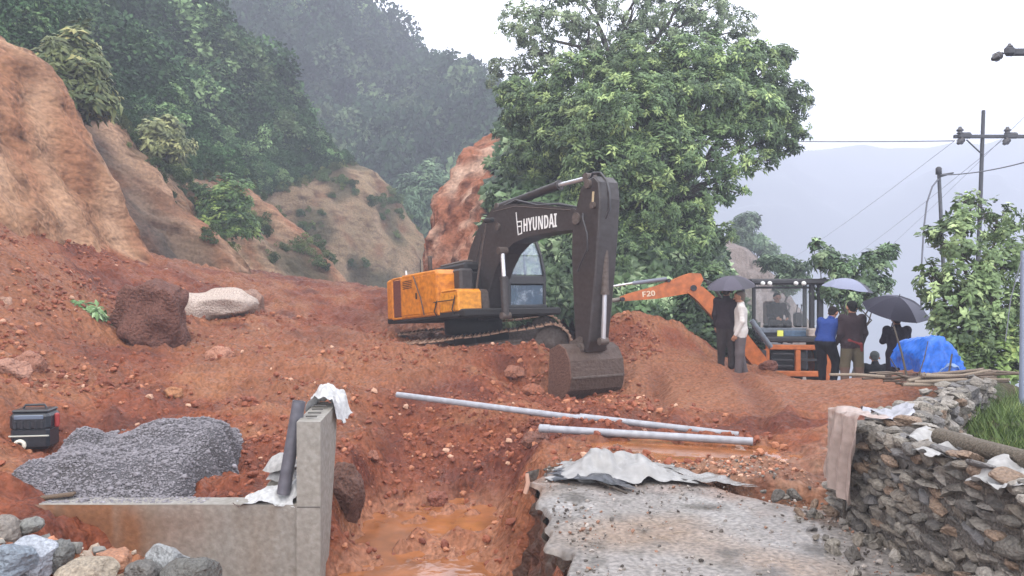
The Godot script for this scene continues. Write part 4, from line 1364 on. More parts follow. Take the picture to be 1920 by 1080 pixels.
func make_stone_walls() -> void:
	for k in 14: rock_kinds.append(stone_mesh(300 + k, 4, 12, 0.03, Vector3.ONE, false, 0.20))
	M.wall_core = mat(C(122, 114, 106, 0.85), 0.95, M.grit, 1.5, M.lumps, 3.0)
	var tones := [C(140, 132, 122, 0.98), C(118, 112, 104, 0.98), C(154, 146, 134, 0.98), C(102, 96, 90, 0.98), C(132, 122, 110, 0.98), C(150, 126, 106, 0.98), C(124, 120, 118, 0.98), C(168, 160, 150, 0.98)]
	M.wall_stones = []
	for k in tones.size(): M.wall_stones.append(mat(tones[k], 0.72, M.grit, 1.3 + 0.2 * (k % 3), M.lumps, 2.2))
	var near := stone_wall("near dry stone wall of grey rubble along the right edge of the road", Vector3(2.43, -0.05, -6.12), Vector3(2.45, -0.05, -3.55), 0.72, 0.78, -0.08, -0.05, -0.5, "dry stone walls", 5, 0.092)
	# stones on its top
	var r := RandomNumberGenerator.new()
	r.seed = 71
	for k in 46:
		var z := -6.08 + 2.8 * k / 46.0
		place_stone(k, Vector3(2.50 + r.randf() * 0.36, 0.69 + 0.03 * r.randf() + (0.06 if k % 4 == 0 else 0.0), z) - near.position, Vector3(r.randf_range(0.14, 0.26), r.randf_range(0.06, 0.12), r.randf_range(0.14, 0.24)), Vector3(r.randf_range(-0.15, 0.15), r.randf() * TAU, r.randf_range(-0.15, 0.15)), M.wall_stones[[0, 2, 7, 5, 6][k % 5]], "cap_stone", near)
	var far := stone_wall("farther dry stone wall that bends away behind the plastic-draped corner", Vector3(3.25, -0.2, -6.40), Vector3(5.60, -0.2, -9.35), 0.62, 0.60, -0.35, -0.1, -0.36, "dry stone walls", 8, 0.125)
	var dirw := Vector3(2.35, 0, -2.95).normalized()
	for k in 70:
		var t := r.randf() * 3.75
		var o := r.randf() * 0.36
		var p := Vector3(3.25, 0.58 + 0.08 * r.randf(), -6.40) + dirw * t + dirw.cross(Vector3.UP) * -o
		place_stone(k, p - far.position, Vector3(r.randf_range(0.13, 0.28), r.randf_range(0.05, 0.11), r.randf_range(0.12, 0.24)), Vector3(r.randf_range(-0.2, 0.2), r.randf() * TAU, r.randf_range(-0.2, 0.2)), M.wall_stones[[0, 2, 7, 1, 6][k % 5]], "cap_stone", far)
	# plastic over the corner
	M.film = mat(C(196, 174, 164, 0.80), 0.35, M.soft, 2.0)
	M.film.transparency = BaseMaterial3D.TRANSPARENCY_ALPHA
	M.film.albedo_color.a = 0.86
	var pts := PackedVector3Array()
	var nu := 36
	var nv := 60
	for j in nv:
		for i in nu:
			var u := float(i) / (nu - 1)
			var v := float(j) / (nv - 1)
			var z := lerpf(-5.86, -5.36, u) + 0.02 * n3(v * 2.0, 1, 3)
			var hang := v * 0.92 - 0.19
			var fold := 0.03 * sin(u * 17.0 + 1.5 * n3(u, v, 1)) * smoothstep(-0.05, 0.3, hang) + 0.016 * absf(n3(u * 6.0, v * 1.2, 4)) + 0.008 * n3(u * 16.0, v * 2.5, 4)
			if hang < 0: pts.append(Vector3(2.33 - hang * 0.95, 0.83 + 0.03 * n3(u * 4.0, v * 7.0, 9) + 0.05 * fold, z - hang * 0.35))
			else: pts.append(Vector3(2.33 - 0.02 + fold - 0.03 * sin(hang * 3.0), 0.83 - hang * (0.72 + 0.12 * u), z + 0.03 * sin(hang * 6.0)))
	tag(obj("plastic_sheet", grid(pts, nu, nv), M.film), "dirty pinkish plastic sheet hanging over the corner of the near wall", "plastic sheet")
	var st := mb()
	tube(st, [P(1582, 990, 5.75), P(1584, 900, 5.74), P(1588, 790, 5.72)], [0.012, 0.011, 0.010], 6)
	tag(obj("thin_stick", done(st), M.bark), "thin upright stick in front of the hanging plastic sheet", "stick")
	st = mb()
	tube(st, [Vector3(2.62, 0.79, -4.90), Vector3(2.63, 0.80, -4.5), Vector3(2.63, 0.825, -4.0), Vector3(2.63, 0.84, -3.4)], [0.056, 0.054, 0.050, 0.047], 12)
	tag(obj("wooden_log", done(st), mat(C(124, 112, 96, 0.75), 0.8, M.grit, 2.5, M.lumps, 1.2)), "grey wooden pole lying along the top of the near wall", "log")
	for q in [[Vector3(2.42, 0.765, -4.02), 0.36, 41, "grey-white plastic scrap stuffed among the top stones at right edge"], [Vector3(2.42, 0.77, -4.62), 0.20, 42, "small white plastic scrap on the wall below the wooden pole"], [Vector3(2.56, 0.78, -5.08), 0.22, 43, "pale plastic scrap between the wall's top stones and the wooden pole's end"]]:
		var o: Vector3 = q[0]
		var s: float = q[1]
		tag(obj("plastic_scrap", sheet(o + Vector3(-0.06, -0.05, 0.5 * s), o + Vector3(0.16, 0, 0.5 * s), o + Vector3(0.16, 0.02, -0.5 * s), o + Vector3(-0.06, -0.05, -0.5 * s), 18, 30, func(u, v): return Vector3(0, 0.02 * sin(v * PI), 0), 0.07, 7.0, q[2], 0.12), M.sack), q[3], "plastic scrap", "plastic scraps on the walls")
	tag(obj("grey_film", sheet(Vector3(2.62, 0.76, -5.75), Vector3(3.10, 0.72, -6.15), Vector3(3.45, 0.70, -6.95), Vector3(2.80, 0.72, -6.45), 30, 40, func(u, v): return Vector3.ZERO, 0.09, 4.0, 47, 0.12), mat(C(176, 176, 184, 0.8), 0.4, M.soft, 2.0)), "grey crumpled film spread over the corner between both stone walls", "plastic sheet")
	# rubble at the foot of the near wall
	for k in 34:
		var z := -6.7 + 2.6 * r.randf()
		var s := r.randf_range(0.04, 0.12)
		var o := place_stone(k, Vector3(2.38 - 0.45 * pow(r.randf(), 1.6), 0.01 + s * 0.15, z), Vector3(s * 1.4, s * 0.8, s * 1.2), Vector3(r.randf(), r.randf() * 6, r.randf()), M.wall_stones[k % 8], "loose_stone")
		tag(o, "small loose stone at the foot of the near stone wall", "stone", "loose stones at the wall's foot")


func make_loose_things() -> void:
	var r := RandomNumberGenerator.new()
	r.seed = 5
	# pipes across the gap
	M.pvc = mat(C(176, 178, 186, 0.85), 0.32, M.soft, 1.2)
	for q in [[[745, 740, 12.0], [1098, 786, 10.5], "long grey plastic pipe reaching up the mud to the left", 0.044], [[1088, 781, 10.55], [1385, 816, 9.75], "grey plastic pipe continuing right from the long pipe's end", 0.043], [[1012, 803, 9.75], [1412, 828, 8.95], "grey plastic pipe lying lowest, nearest the puddle", 0.045]]:
		var a := P(q[0][0], q[0][1], q[0][2])
		var b := P(q[1][0], q[1][1], q[1][2])
		var t := thing("plastic_pipe", q[2], "pipe", a, 0.0, "pipes across the gap")
		obj("tube", pipe_mesh(Vector3.ZERO, b - a, q[3]), M.pvc, t)
		if q[0][0] != 1088:
			var e := (b - a).normalized()
			var at := (b - a) if q[0][0] == 745 else Vector3.ZERO
			obj("socket", pipe_mesh(at - e * 0.13 if q[0][0] == 745 else at, at if q[0][0] == 745 else e * 0.13, q[3] + 0.008), M.pvc, t)
	# tarpaulin on the road
	var hump := func(u: float, v: float) -> Vector3: return Vector3(0, 0.17 * exp(-pow((u - 0.26) * 4.8, 2) - pow((v - 0.5) * 2.6, 2)) + 0.20 * exp(-pow((u - 0.62) * 4.8, 2) - pow((v - 0.5) * 2.6, 2)) * (1.0 - 0.3 * u) + 0.02 + 0.05 * absf(n3(u * 5.0, v * 3.0, 8)), 0) * Vector3(0, pow(maxf(0.0, sin(PI * clampf(v, 0, 1))), 0.6) * pow(maxf(0.0, sin(PI * clampf(u, 0, 1))), 0.3), 0)
	tag(obj("tarpaulin", sheet(Vector3(0.40, 0.02, -6.95), Vector3(1.58, 0.02, -6.85), Vector3(1.50, 0.02, -7.60), Vector3(0.50, 0.02, -7.70), 110, 70, hump, 0.065, 4.4, 54, 0.14, 0.025), mat(C(178, 176, 174, 0.74), 0.42, M.soft, 1.2)), "crumpled pale grey tarpaulin in a heap on the end of the road", "tarpaulin")
	tag(obj("plastic_film", sheet(Vector3(1.45, 0.02, -7.00), Vector3(2.0, 0.015, -6.72), Vector3(2.05, 0.015, -6.95), Vector3(1.45, 0.02, -7.45), 50, 40, func(u, v): return Vector3(0, 0.02, 0), 0.06, 3.4, 58, 0.25, 0.018), mat(C(186, 182, 180, 0.75), 0.3, M.grit, 2.0)), "flat pale plastic film trailing right from the tarpaulin heap", "plastic sheet")
	tag(obj("black_sheet", sheet(Vector3(0.38, 0.03, -6.95), Vector3(0.98, 0.03, -6.66), Vector3(1.05, 0.04, -7.1), Vector3(0.38, 0.04, -7.35), 40, 24, func(u, v): return Vector3(0, 0.035 * sin(PI * u), 0), 0.07, 4.0, 57, 0.12, 0.02), mat(C(44, 46, 54, 0.8), 0.3)), "black plastic sheet showing under the front of the pale tarpaulin", "plastic sheet")
	var st := mb()
	tube(st, [Vector3(0.66, 0.06, -6.95), Vector3(0.80, 0.035, -6.78), Vector3(0.94, 0.02, -6.55)], [0.012, 0.013, 0.011], 6)
	tag(obj("wooden_stick", done(st), M.bark), "short stick lying on the road before the pale tarpaulin", "stick")
	st = mb()
	tube(st, [P(985, 925, 6.95), P(990, 905, 6.95), P(988, 888, 6.96)], [0.022, 0.02, 0.016], 7)
	tag(obj("short_stake", done(st), mat(C(190, 150, 130, 0.8), 0.8)), "short pale stake standing at the torn corner of the road", "stake")
	# boulders
	M.boulder = mat(C(136, 84, 66, 0.80), 0.8, M.grit, 0.8, M.lumps, 8.0)
	var bo := stone_mesh(907, 18, 9, 0.12, Vector3.ONE, true, 0.36)
	var big := obj("boulder", bo, M.boulder, self, Transform3D(Basis(Vector3.UP, 0.5).scaled_local(Vector3(1.34, 1.60, 1.3)), P(293, 596, 14.6)))
	tag(big, "huge dark brown boulder standing upright on the red mud", "boulder")
	var rocks := [
		[405, 575, 17.5, 1.7, 0.75, C(220, 200, 186, 0.95), "long pale boulder behind the huge brown boulder"], [470, 572, 18.5, 0.8, 0.6, C(190, 150, 130, 0.8), "pale rock at the right end of the long pale boulder"],
		[316, 516, 20, 0.55, 0.3, C(220, 190, 172, 0.8), "pale whitish rock at the foot of the bare slope"], [412, 655, 13.6, 0.5, 0.28, C(214, 150, 120, 0.8), "flat pinkish rock right of the huge brown boulder"],
		[325, 724, 11.2, 0.34, 0.17, C(206, 142, 96, 0.8), "ochre rock on the mud above the gravel heap"], [195, 718, 11.0, 0.3, 0.2, C(168, 92, 62, 0.75), "red-brown lump left of the ochre rock"],
		[55, 683, 10.8, 0.55, 0.3, C(190, 130, 104, 0.8), "angular pinkish rock near the left edge"], [15, 700, 10.2, 0.62, 0.4, C(204, 150, 126, 0.8), "big pale pink rock cut by the left edge"],
		[20, 632, 12, 0.5, 0.3, C(150, 84, 62, 0.75), "dark red rock high at the left edge"], [8, 578, 13, 0.5, 0.35, C(206, 160, 134, 0.8), "pale rock at the left edge below the bare slope"],
		[222, 588, 15.6, 0.55, 0.4, C(176, 104, 78, 0.75), "red rock touching the left side of the huge brown boulder"], [170, 700, 11.6, 0.22, 0.14, C(190, 120, 84, 0.75), "small orange rock among the clods at left"],
		[1000, 730, 14.0, 0.4, 0.25, C(184, 110, 76, 0.75), "orange clod pushed up beside the bucket"], [965, 700, 15, 0.5, 0.25, C(186, 118, 88, 0.75), "flat orange clod left of the bucket"],
		[648, 915, 8.3, 0.44, 0.62, C(124, 84, 68, 0.8), "dark wet rock face standing beside the concrete pillar"], [820, 860, 9.6, 0.28, 0.18, C(176, 104, 80, 0.75), "red clod halfway down the mud slope above the pool"],
		[700, 835, 10.1, 0.22, 0.14, C(196, 130, 104, 0.75), "pale clod high on the mud slope above the pool"], [1005, 820, 9.9, 0.35, 0.22, C(150, 96, 76, 0.75), "brown lump under the left end of the lowest pipe"],
		[650, 750, 11.8, 0.3, 0.2, C(190, 128, 96, 0.75), "pale lump above the white cloth on the pillar"], [1440, 640, 16.5, 0.4, 0.25, C(150, 90, 70, 0.75), "brown stone before the orange frame of the loader"]]
	for k in rocks.size():
		var q = rocks[k]
		var p := P(q[0], q[1], q[2])
		p.y = minf(p.y, rough_height(p.x, p.z) + q[4] * 0.30) if k != 14 else p.y - 0.1
		var o := obj("rock", stone_mesh(920 + k, 9, 8, 0.07, Vector3.ONE, k % 2 == 0), mat(q[5], 0.8, M.grit, 1.0, M.lumps, 4.0), self, Transform3D(Basis(Vector3.UP, k * 1.3).rotated(Vector3.RIGHT, 0.2 * sin(k)).scaled_local(Vector3(q[3], q[4] * 1.25, q[3] * 0.8)), p))
		tag(o, q[6], "rock", "rocks on the mud")
	# blocks in the lower left corner
	var blocks := [
		[62, 1048, 4.9, 0.27, 0.22, C(190, 196, 206, 0.82), "pale bluish block nearest the lower left corner"], [14, 1062, 4.7, 0.28, 0.20, C(146, 158, 170, 0.8), "blue-grey block cut by the lower left corner"],
		[112, 1040, 5.0, 0.18, 0.20, C(120, 120, 116, 0.8), "dark grey block right of the pale bluish block"], [312, 1064, 5.1, 0.26, 0.24, C(170, 172, 172, 0.8), "grey angular block with a bright top near the wall's stain"],
		[345, 1092, 4.9, 0.36, 0.24, C(110, 108, 102, 0.8), "dark flat block at the bottom edge under the grey angular one"], [275, 1085, 4.9, 0.28, 0.22, C(116, 112, 106, 0.8), "dark block at the bottom edge left of the flat one"],
		[8, 1000, 5.4, 0.22, 0.18, C(150, 140, 130, 0.8), "brownish block at the left edge above the blue-grey one"], [50, 985, 5.5, 0.2, 0.1, C(150, 150, 144, 0.8), "flat grey stone on the rubble at left"],
		[165, 1075, 4.85, 0.3, 0.14, C(188, 172, 150, 0.8), "flat beige stone at the bottom edge, left of centre rubble"], [215, 1050, 5.1, 0.26, 0.12, C(200, 140, 104, 0.8), "orange-stained flat stone in the lower left rubble"]]
	for k in blocks.size():
		var q = blocks[k]
		var o := obj("block", stone_mesh(950 + k, 8, 9, 0.05), mat(q[5], 0.6, M.grit, 1.4, M.lumps, 2.0), self, Transform3D(Basis(Vector3.UP, k * 0.9).rotated(Vector3.BACK, 0.25 * sin(k * 2.0)).scaled_local(Vector3(q[3] * 1.2, q[4] * 1.35, q[3])), P(q[0], q[1], q[2])))
		tag(o, q[6], "stone block", "blocks in the lower left rubble")
	# clods and rubble all over the slide: nobody could count them
	var kinds := [stone_mesh(401, 3, 9, 0.05, Vector3.ONE, false, 0.2), stone_mesh(402, 3, 10, 0.06, Vector3.ONE, false, 0.2), stone_mesh(403, 3, 8, 0.08, Vector3.ONE, false, 0.22)]
	var sets := [[], [], []]
	var tints := [[], [], []]
	for k in 56000:
		var x := r.randf_range(-10.5, 3.0)
		var z := -6.9 - 13.0 * pow(r.randf(), 1.35)
		if x > 0.3 and z > -8.0: continue
		if x < -1.6 and z > -7.25: continue
		if x > -5.6 and x < -2.0 and z > -9.9 and gravel_height(x, z) > rough_height(x, z) - 0.03: continue
		var rocky := 0.16 + 0.84 * smoothstep(-0.1, 0.5, n3(x, 40, z, 0.35) + 0.35 * exp(-pow((x + 0.7) * 1.1, 2) - pow((z + 10.0) * 0.8, 2)) + 0.15 * smoothstep(-3.0, -6.0, x))
		if r.randf() > rocky: continue
		if x > 2.2 and z < -12.0 and z > -15.6 and r.randf() < 0.85: continue
		if x < -1.2 and x > -7.0 and z < -11.5 and r.randf() < 0.45: continue
		var s := 0.016 + 0.10 * pow(r.randf(), 5.0)
		var w := k % 3
		var h := rough_height(x, z)
		sets[w].append(Transform3D(Basis.from_euler(Vector3(r.randf_range(-0.5, 0.5), r.randf() * 6.3, r.randf_range(-0.5, 0.5))).scaled_local(Vector3(s * 1.3, s * r.randf_range(0.6, 1.0), s)), Vector3(x, h + s * 0.12, z)))
		var t := r.randf()
		tints[w].append(C(170, 94, 60, 0.62).lerp(C(138, 70, 46, 0.54), r.randf()) if t < 0.86 else C(192, 126, 90, 0.68) if t < 0.975 else C(208, 164, 136, 0.75))
	for k in 1300:
		var x := r.randf_range(1.2, 2.75)
		var z := r.randf_range(-8.5, -6.9)
		if z > road_end(x) + 0.25 * r.randf(): continue
		var s := 0.014 + 0.05 * pow(r.randf(), 4.0)
		sets[k % 3].append(Transform3D(Basis.from_euler(Vector3(r.randf_range(-0.5, 0.5), r.randf() * 6.3, r.randf_range(-0.5, 0.5))).scaled_local(Vector3(s * 1.3, s * 0.7, s)), Vector3(x, rough_height(x, z) + s * 0.12, z)))
		tints[k % 3].append([C(192, 138, 108, 0.8), C(176, 112, 82, 0.75), C(206, 164, 138, 0.8), C(150, 92, 66, 0.7)][k % 4])
	for w in 3: tag(many("clods", kinds[w], mat(Color.WHITE, 0.75), sets[w], tints[w]), "countless red clods and stones strewn over the slide", "clods")
	# grit on the road, rubble in the left corner, scree on the silt
	var gx := []
	var gc := []
	for k in 5200:
		var x := r.randf_range(0.3, 2.5)
		var z := r.randf_range(-8.6, -4.0)
		if x < road_left(z) + 0.05: continue
		var edge := smoothstep(0.9, 0.3, x) + smoothstep(1.9, 2.4, x) + smoothstep(-6.6, -7.4, z)
		if r.randf() > 0.18 + edge: continue
		var s := 0.008 + 0.035 * pow(r.randf(), 4.0)
		gx.append(Transform3D(Basis.from_euler(Vector3(r.randf(), r.randf() * 6.3, r.randf())).scaled_local(Vector3(s * 1.3, s * 0.7, s)), Vector3(x, maxf(rough_height(x, z), 0.0 if z > road_end(x) + 0.2 else -1.0) + s * 0.1, z)))
		gc.append([C(120, 112, 104, 0.65), C(168, 158, 150, 0.7), C(150, 110, 88, 0.65), C(88, 80, 74, 0.6)][k % 4] * r.randf_range(0.8, 1.2))
	tag(many("road_grit", kinds[0], mat(Color.WHITE, 0.75), gx, gc), "grit and small stones scattered over the broken road", "grit")
	gx = []
	gc = []
	for k in 1500:
		var x := r.randf_range(-4.2, -1.6)
		var z := r.randf_range(-6.2, -3.6)
		var bank := smoothstep(-2.25, -2.8, x + (z + 5.0) * 0.25)
		if bank < 0.25: continue
		var s := 0.03 + 0.12 * pow(r.randf(), 4.0)
		gx.append(Transform3D(Basis.from_euler(Vector3(r.randf(), r.randf() * 6.3, r.randf())).scaled_local(Vector3(s * 1.3, s * 0.8, s)), Vector3(x, rough_height(x, z) + s * 0.15, z)))
		gc.append([C(130, 128, 122, 0.7), C(168, 150, 132, 0.7), C(196, 130, 96, 0.66), C(96, 92, 88, 0.65)][k % 4] * r.randf_range(0.8, 1.2))
	tag(many("rubble", kinds[1], mat(Color.WHITE, 0.7), gx, gc), "mixed grey and orange rubble in the lower left corner", "rubble")
	# blue tarpaulin, firewood
	var c0 := P(1738, 697, 12.0)
	var tp := PackedVector3Array()
	for j in 40:
		for i in 48:
			var u := float(i) / 47.0
			var v := float(j) / 39.0
			var a := PI * u
			var rad := 0.36 + 0.08 * n3(u * 3.0, v * 2.0, 7) 
			var p := Vector3(-cos(a) * rad * (0.70 + 0.25 * smoothstep(0.5, 1.0, u)), pow(sin(a), 0.6) * 0.58 * (1.0 - 0.35 * smoothstep(0.45, 1.0, u)) * (1.0 - 0.25 * v) * smoothstep(-0.02, 0.22, v), 0.35 - maxf(0.0, v - 0.18) * 1.2)
			p += Vector3(0.03, 0.04, 0.02) * (absf(n3(p.x, p.y, p.z, 6.0)) + 0.5 * n3(p.x, p.y + 4, p.z, 12.0))
			tp.append(p + c0)
	tag(obj("blue_tarpaulin", grid(tp, 48, 40), mat(C(34, 112, 222, 0.95), 0.35, M.soft, 2.0)), "bright blue tarpaulin humped over a pile right of the black umbrella", "tarpaulin")
	tag(obj("pale_tarpaulin", sheet(P(1750, 702, 11.6), P(1800, 702, 11.6), P(1798, 672, 12.2), P(1770, 660, 12.2), 24, 24, func(u, v): return Vector3(0, 0.10 * sin(PI * u), 0), 0.10, 5.0, 61, 0.1), mat(C(150, 176, 212, 0.85), 0.4, M.soft, 2.0)), "pale bluish plastic at the right end of the blue tarpaulin", "plastic sheet")
	for k in 26:
		var x0 := r.randf_range(1655, 1790)
		var d := r.randf_range(10.2, 11.4)
		var a := P(x0, r.randf_range(700, 722), d)
		a.y = maxf(a.y, rough_height(a.x, a.z) + 0.03 + 0.012 * k * 0.5)
		var b := a + Vector3(r.randf_range(0.5, 1.1) * (1.0 if r.randf() < 0.75 else -0.6), r.randf_range(-0.06, 0.14), r.randf_range(-0.4, 0.4))
		st = mb()
		var s := r.randf_range(0.012, 0.028)
		tube(st, [a, a.lerp(b, 0.5) + Vector3(0, 0.03 * r.randfn(), 0.02), b], [s, s * 0.9, s * 0.7], 6)
		tag(obj("firewood_stick", done(st), mat([C(150, 132, 116, 0.8), C(112, 92, 76, 0.8), C(176, 158, 138, 0.8)][k % 3], 0.85, M.grit, 3.0)), "bare stick in the loose firewood on the bank before the blue tarpaulin", "stick", "firewood sticks by the blue tarpaulin")
	for q in [[1676, 612, 12.0, 1702, 714, 11.4, 0.016, "tall bare stick leaning under the black umbrella"], [1785, 664, 11.0, 1772, 720, 10.8, 0.014, "short dark stake upright in the firewood"], [1740, 640, 11.2, 1722, 705, 11.0, 0.008, "thin twig rising before the blue tarpaulin"], [1668, 670, 11.4, 1690, 712, 11.2, 0.008, "thin pale twig at the left end of the firewood"]]:
		st = mb()
		tube(st, [P(q[0], q[1], q[2]), P((q[0] + q[3]) * 0.5 + 2, (q[1] + q[4]) * 0.5, (q[2] + q[5]) * 0.5), P(q[3], q[4], q[5])], [q[6] * 0.8, q[6], q[6]], 6)
		tag(obj("leaning_stick", done(st), M.bark), q[7], "stick")


func insulator(parent: Node, at: Vector3, dir: Vector3, s: float) -> void:
	var st := mb()
	var x := dir.cross(Vector3(0.2, 0.3, 1)).normalized()
	lathe(st, [Vector2(0.0, 0.0), Vector2(0.03, 0.0), Vector2(0.035, 0.06), Vector2(0.085, 0.08), Vector2(0.09, 0.10), Vector2(0.05, 0.13), Vector2(0.095, 0.16), Vector2(0.095, 0.19), Vector2(0.05, 0.23), Vector2(0.045, 0.27), Vector2(0.0, 0.28)], Transform3D(Basis(x, dir, x.cross(dir)).scaled(Vector3.ONE * s), at), 14)
	obj("insulator", done(st), M.porcelain, parent)


func wire(a: Vector3, b: Vector3, sag: float, r: float, label: String) -> void:
	var st := mb()
	var pts := []
	for k in 17:
		var t := k / 16.0
		pts.append(a.lerp(b, t) - Vector3(0, sag * 4.0 * t * (1 - t), 0))
	tube(st, pts, [r], 5)
	tag(obj("overhead_wire", done(st), M.wire), label, "wire")


func make_poles() -> void:
	M.porcelain = mat(C(58, 54, 56, 0.8), 0.25)
	M.steel = mat(C(92, 94, 100, 0.8), 0.5, M.soft, 1.0, null, 1.0, 0.3)
	M.dark_steel = mat(C(52, 52, 58, 0.8), 0.55)
	M.wire = mat(C(104, 106, 116, 0.9), 0.6)
	var foot := P(1822, 720, 25)
	var t := thing("utility_pole", "tall dark utility pole with a crossarm and insulators behind the young tree", "utility pole", foot)
	var st := mb()
	bar(st, Vector3(0, -2.0, 0), P(1844, 207, 25) - foot, 0.085, 10, 0.055)
	obj("pole", done(st), M.dark_steel, t)
	st = mb()
	box(st, P(1865, 256, 24.9) - foot, Vector3(2.55, 0.11, 0.09), 0.015)
	obj("crossarm", done(st), M.dark_steel, t)
	st = mb()
	bar(st, P(1842, 290, 24.93) - foot, P(1812, 262, 24.93) - foot, 0.022, 6)
	obj("brace", done(st), M.dark_steel, t)
	for q in [[1808, 258, Vector3(-0.75, -0.65, 0.2), 1.15], [1800, 256, Vector3(0, 1, 0), 1.1], [1893, 258, Vector3(-0.7, -0.7, 0.2), 1.15], [1889, 256, Vector3(0, 1, 0), 1.1], [1938, 256, Vector3(0, 1, 0), 1.1]]:
		insulator(t, P(q[0], q[1], 24.85) - foot, (q[2] as Vector3).normalized(), q[3])
	for x in [1806, 1893]:
		st = mb()
		box(st, P(x + 3, 254, 24.84) - foot, Vector3(0.42, 0.20, 0.12), 0.05)
		obj("clamp", done(st), M.dark_steel, t)
	foot = P(1782, 700, 21)
	t = thing("service_pole", "slim grey pole with a cable looping down, left of the utility pole", "utility pole", foot)
	st = mb()
	bar(st, Vector3(0, -1.0, 0), P(1760, 316, 21) - foot, 0.055, 10, 0.045)
	obj("pole", done(st), M.steel, t)
	st = mb()
	lathe(st, [Vector2(0, 0), Vector2(0.075, 0), Vector2(0.075, 0.16), Vector2(0.04, 0.2), Vector2(0, 0.2)], Transform3D(Basis(), P(1760, 327, 21) - foot), 10)
	obj("pole_cap", done(st), M.dark_steel, t)
	st = mb()
	bar(st, P(1761, 330, 20.95) - foot, P(1788, 324, 20.9) - foot, 0.045, 8, 0.02)
	obj("dead_end", done(st), M.dark_steel, t)
	st = mb()
	tube(st, [P(1759, 336, 20.9) - foot, P(1748, 350, 20.9) - foot, P(1738, 380, 20.9) - foot, P(1732, 430, 20.9) - foot, P(1728, 500, 20.9) - foot, P(1727, 580, 20.9) - foot], [0.022], 6)
	obj("cable", done(st), M.wire, t)
	# the crossarm of a nearer pole that stands outside the picture
	foot = P(2010, 800, 12)
	t = thing("utility_pole", "nearer utility pole of which only the crossarm end with dark insulators shows", "utility pole", foot)
	st = mb()
	bar(st, Vector3(0, -0.5, 0), P(2010, 20, 12) - foot, 0.09, 10, 0.07)
	obj("pole", done(st), M.dark_steel, t)
	st = mb()
	box(st, P(1985, 98, 11.9) - foot, Vector3(1.55, 0.10, 0.09), 0.015)
	obj("crossarm", done(st), M.dark_steel, t)
	insulator(t, P(1880, 100, 11.85) - foot, Vector3(-0.85, -0.5, 0.15).normalized(), 0.72)
	insulator(t, P(1893, 99, 11.85) - foot, Vector3(0, 1, 0), 0.5)
	st = mb()
	box(st, P(1893, 96, 11.84) - foot, Vector3(0.16, 0.15, 0.1), 0.04)
	obj("clamp", done(st), M.dark_steel, t)
	foot = P(1917, 760, 9.5)
	t = thing("steel_post", "pale steel post at the right edge beside the grass bank", "post", foot)
	st = mb()
	bar(st, Vector3(0, -0.3, 0), P(1921, 470, 9.5) - foot, 0.042, 10)
	obj("post", done(st), mat(C(140, 150, 170, 0.8), 0.4, null, 1, null, 1, 0.2), t)
	st = mb()
	tube(st, [P(1917, 480, 9.44) - foot, P(1895, 560, 9.4) - foot, P(1885, 640, 9.4) - foot], [0.006], 5)
	obj("stay_wire", done(st), M.wire, t)
	wire(P(1790, 264, 24.8), P(1330, 262, 34), 0.05, 0.016, "level wire running left from the utility pole into the tree")
	wire(P(1765, 328, 20.9), P(2050, 262, 14), 0.15, 0.014, "wire from the slim grey pole up past the utility pole")
	wire(P(1790, 264, 24.8), P(1380, 520, 150), 1.5, 0.007, "faint wire sloping down into the valley from the crossarm's left end")
	wire(P(1878, 264, 24.8), P(1440, 560, 150), 1.5, 0.007, "faint wire sloping into the valley from the crossarm's middle")
	wire(P(1940, 200, 24.8), P(1520, 560, 150), 1.5, 0.007, "faint wire sloping into the valley from beyond the right edge")


# where the camera's line through a point of the photograph meets the upright plane of the boom
func on_plane(px: float, py: float, xf: Transform3D, z: float) -> Vector2:
	var eye := Vector3(0, EYE, 0)
	var ray := P(px, py, 1.0) - eye
	var n := xf.basis.z
	var t := (xf.origin + n * z - eye).dot(n) / ray.dot(n)
	var q := xf.affine_inverse() * (eye + ray * t)
	return Vector2(q.x, q.y)


func outline(list: Array, xf: Transform3D, z: float) -> PackedVector2Array:
	var out := PackedVector2Array()
	for q in list: out.append(on_plane(q[0], q[1], xf, z))
	return out


func v3(q: Vector2, z := 0.0) -> Vector3:
	return Vector3(q.x, q.y, z)


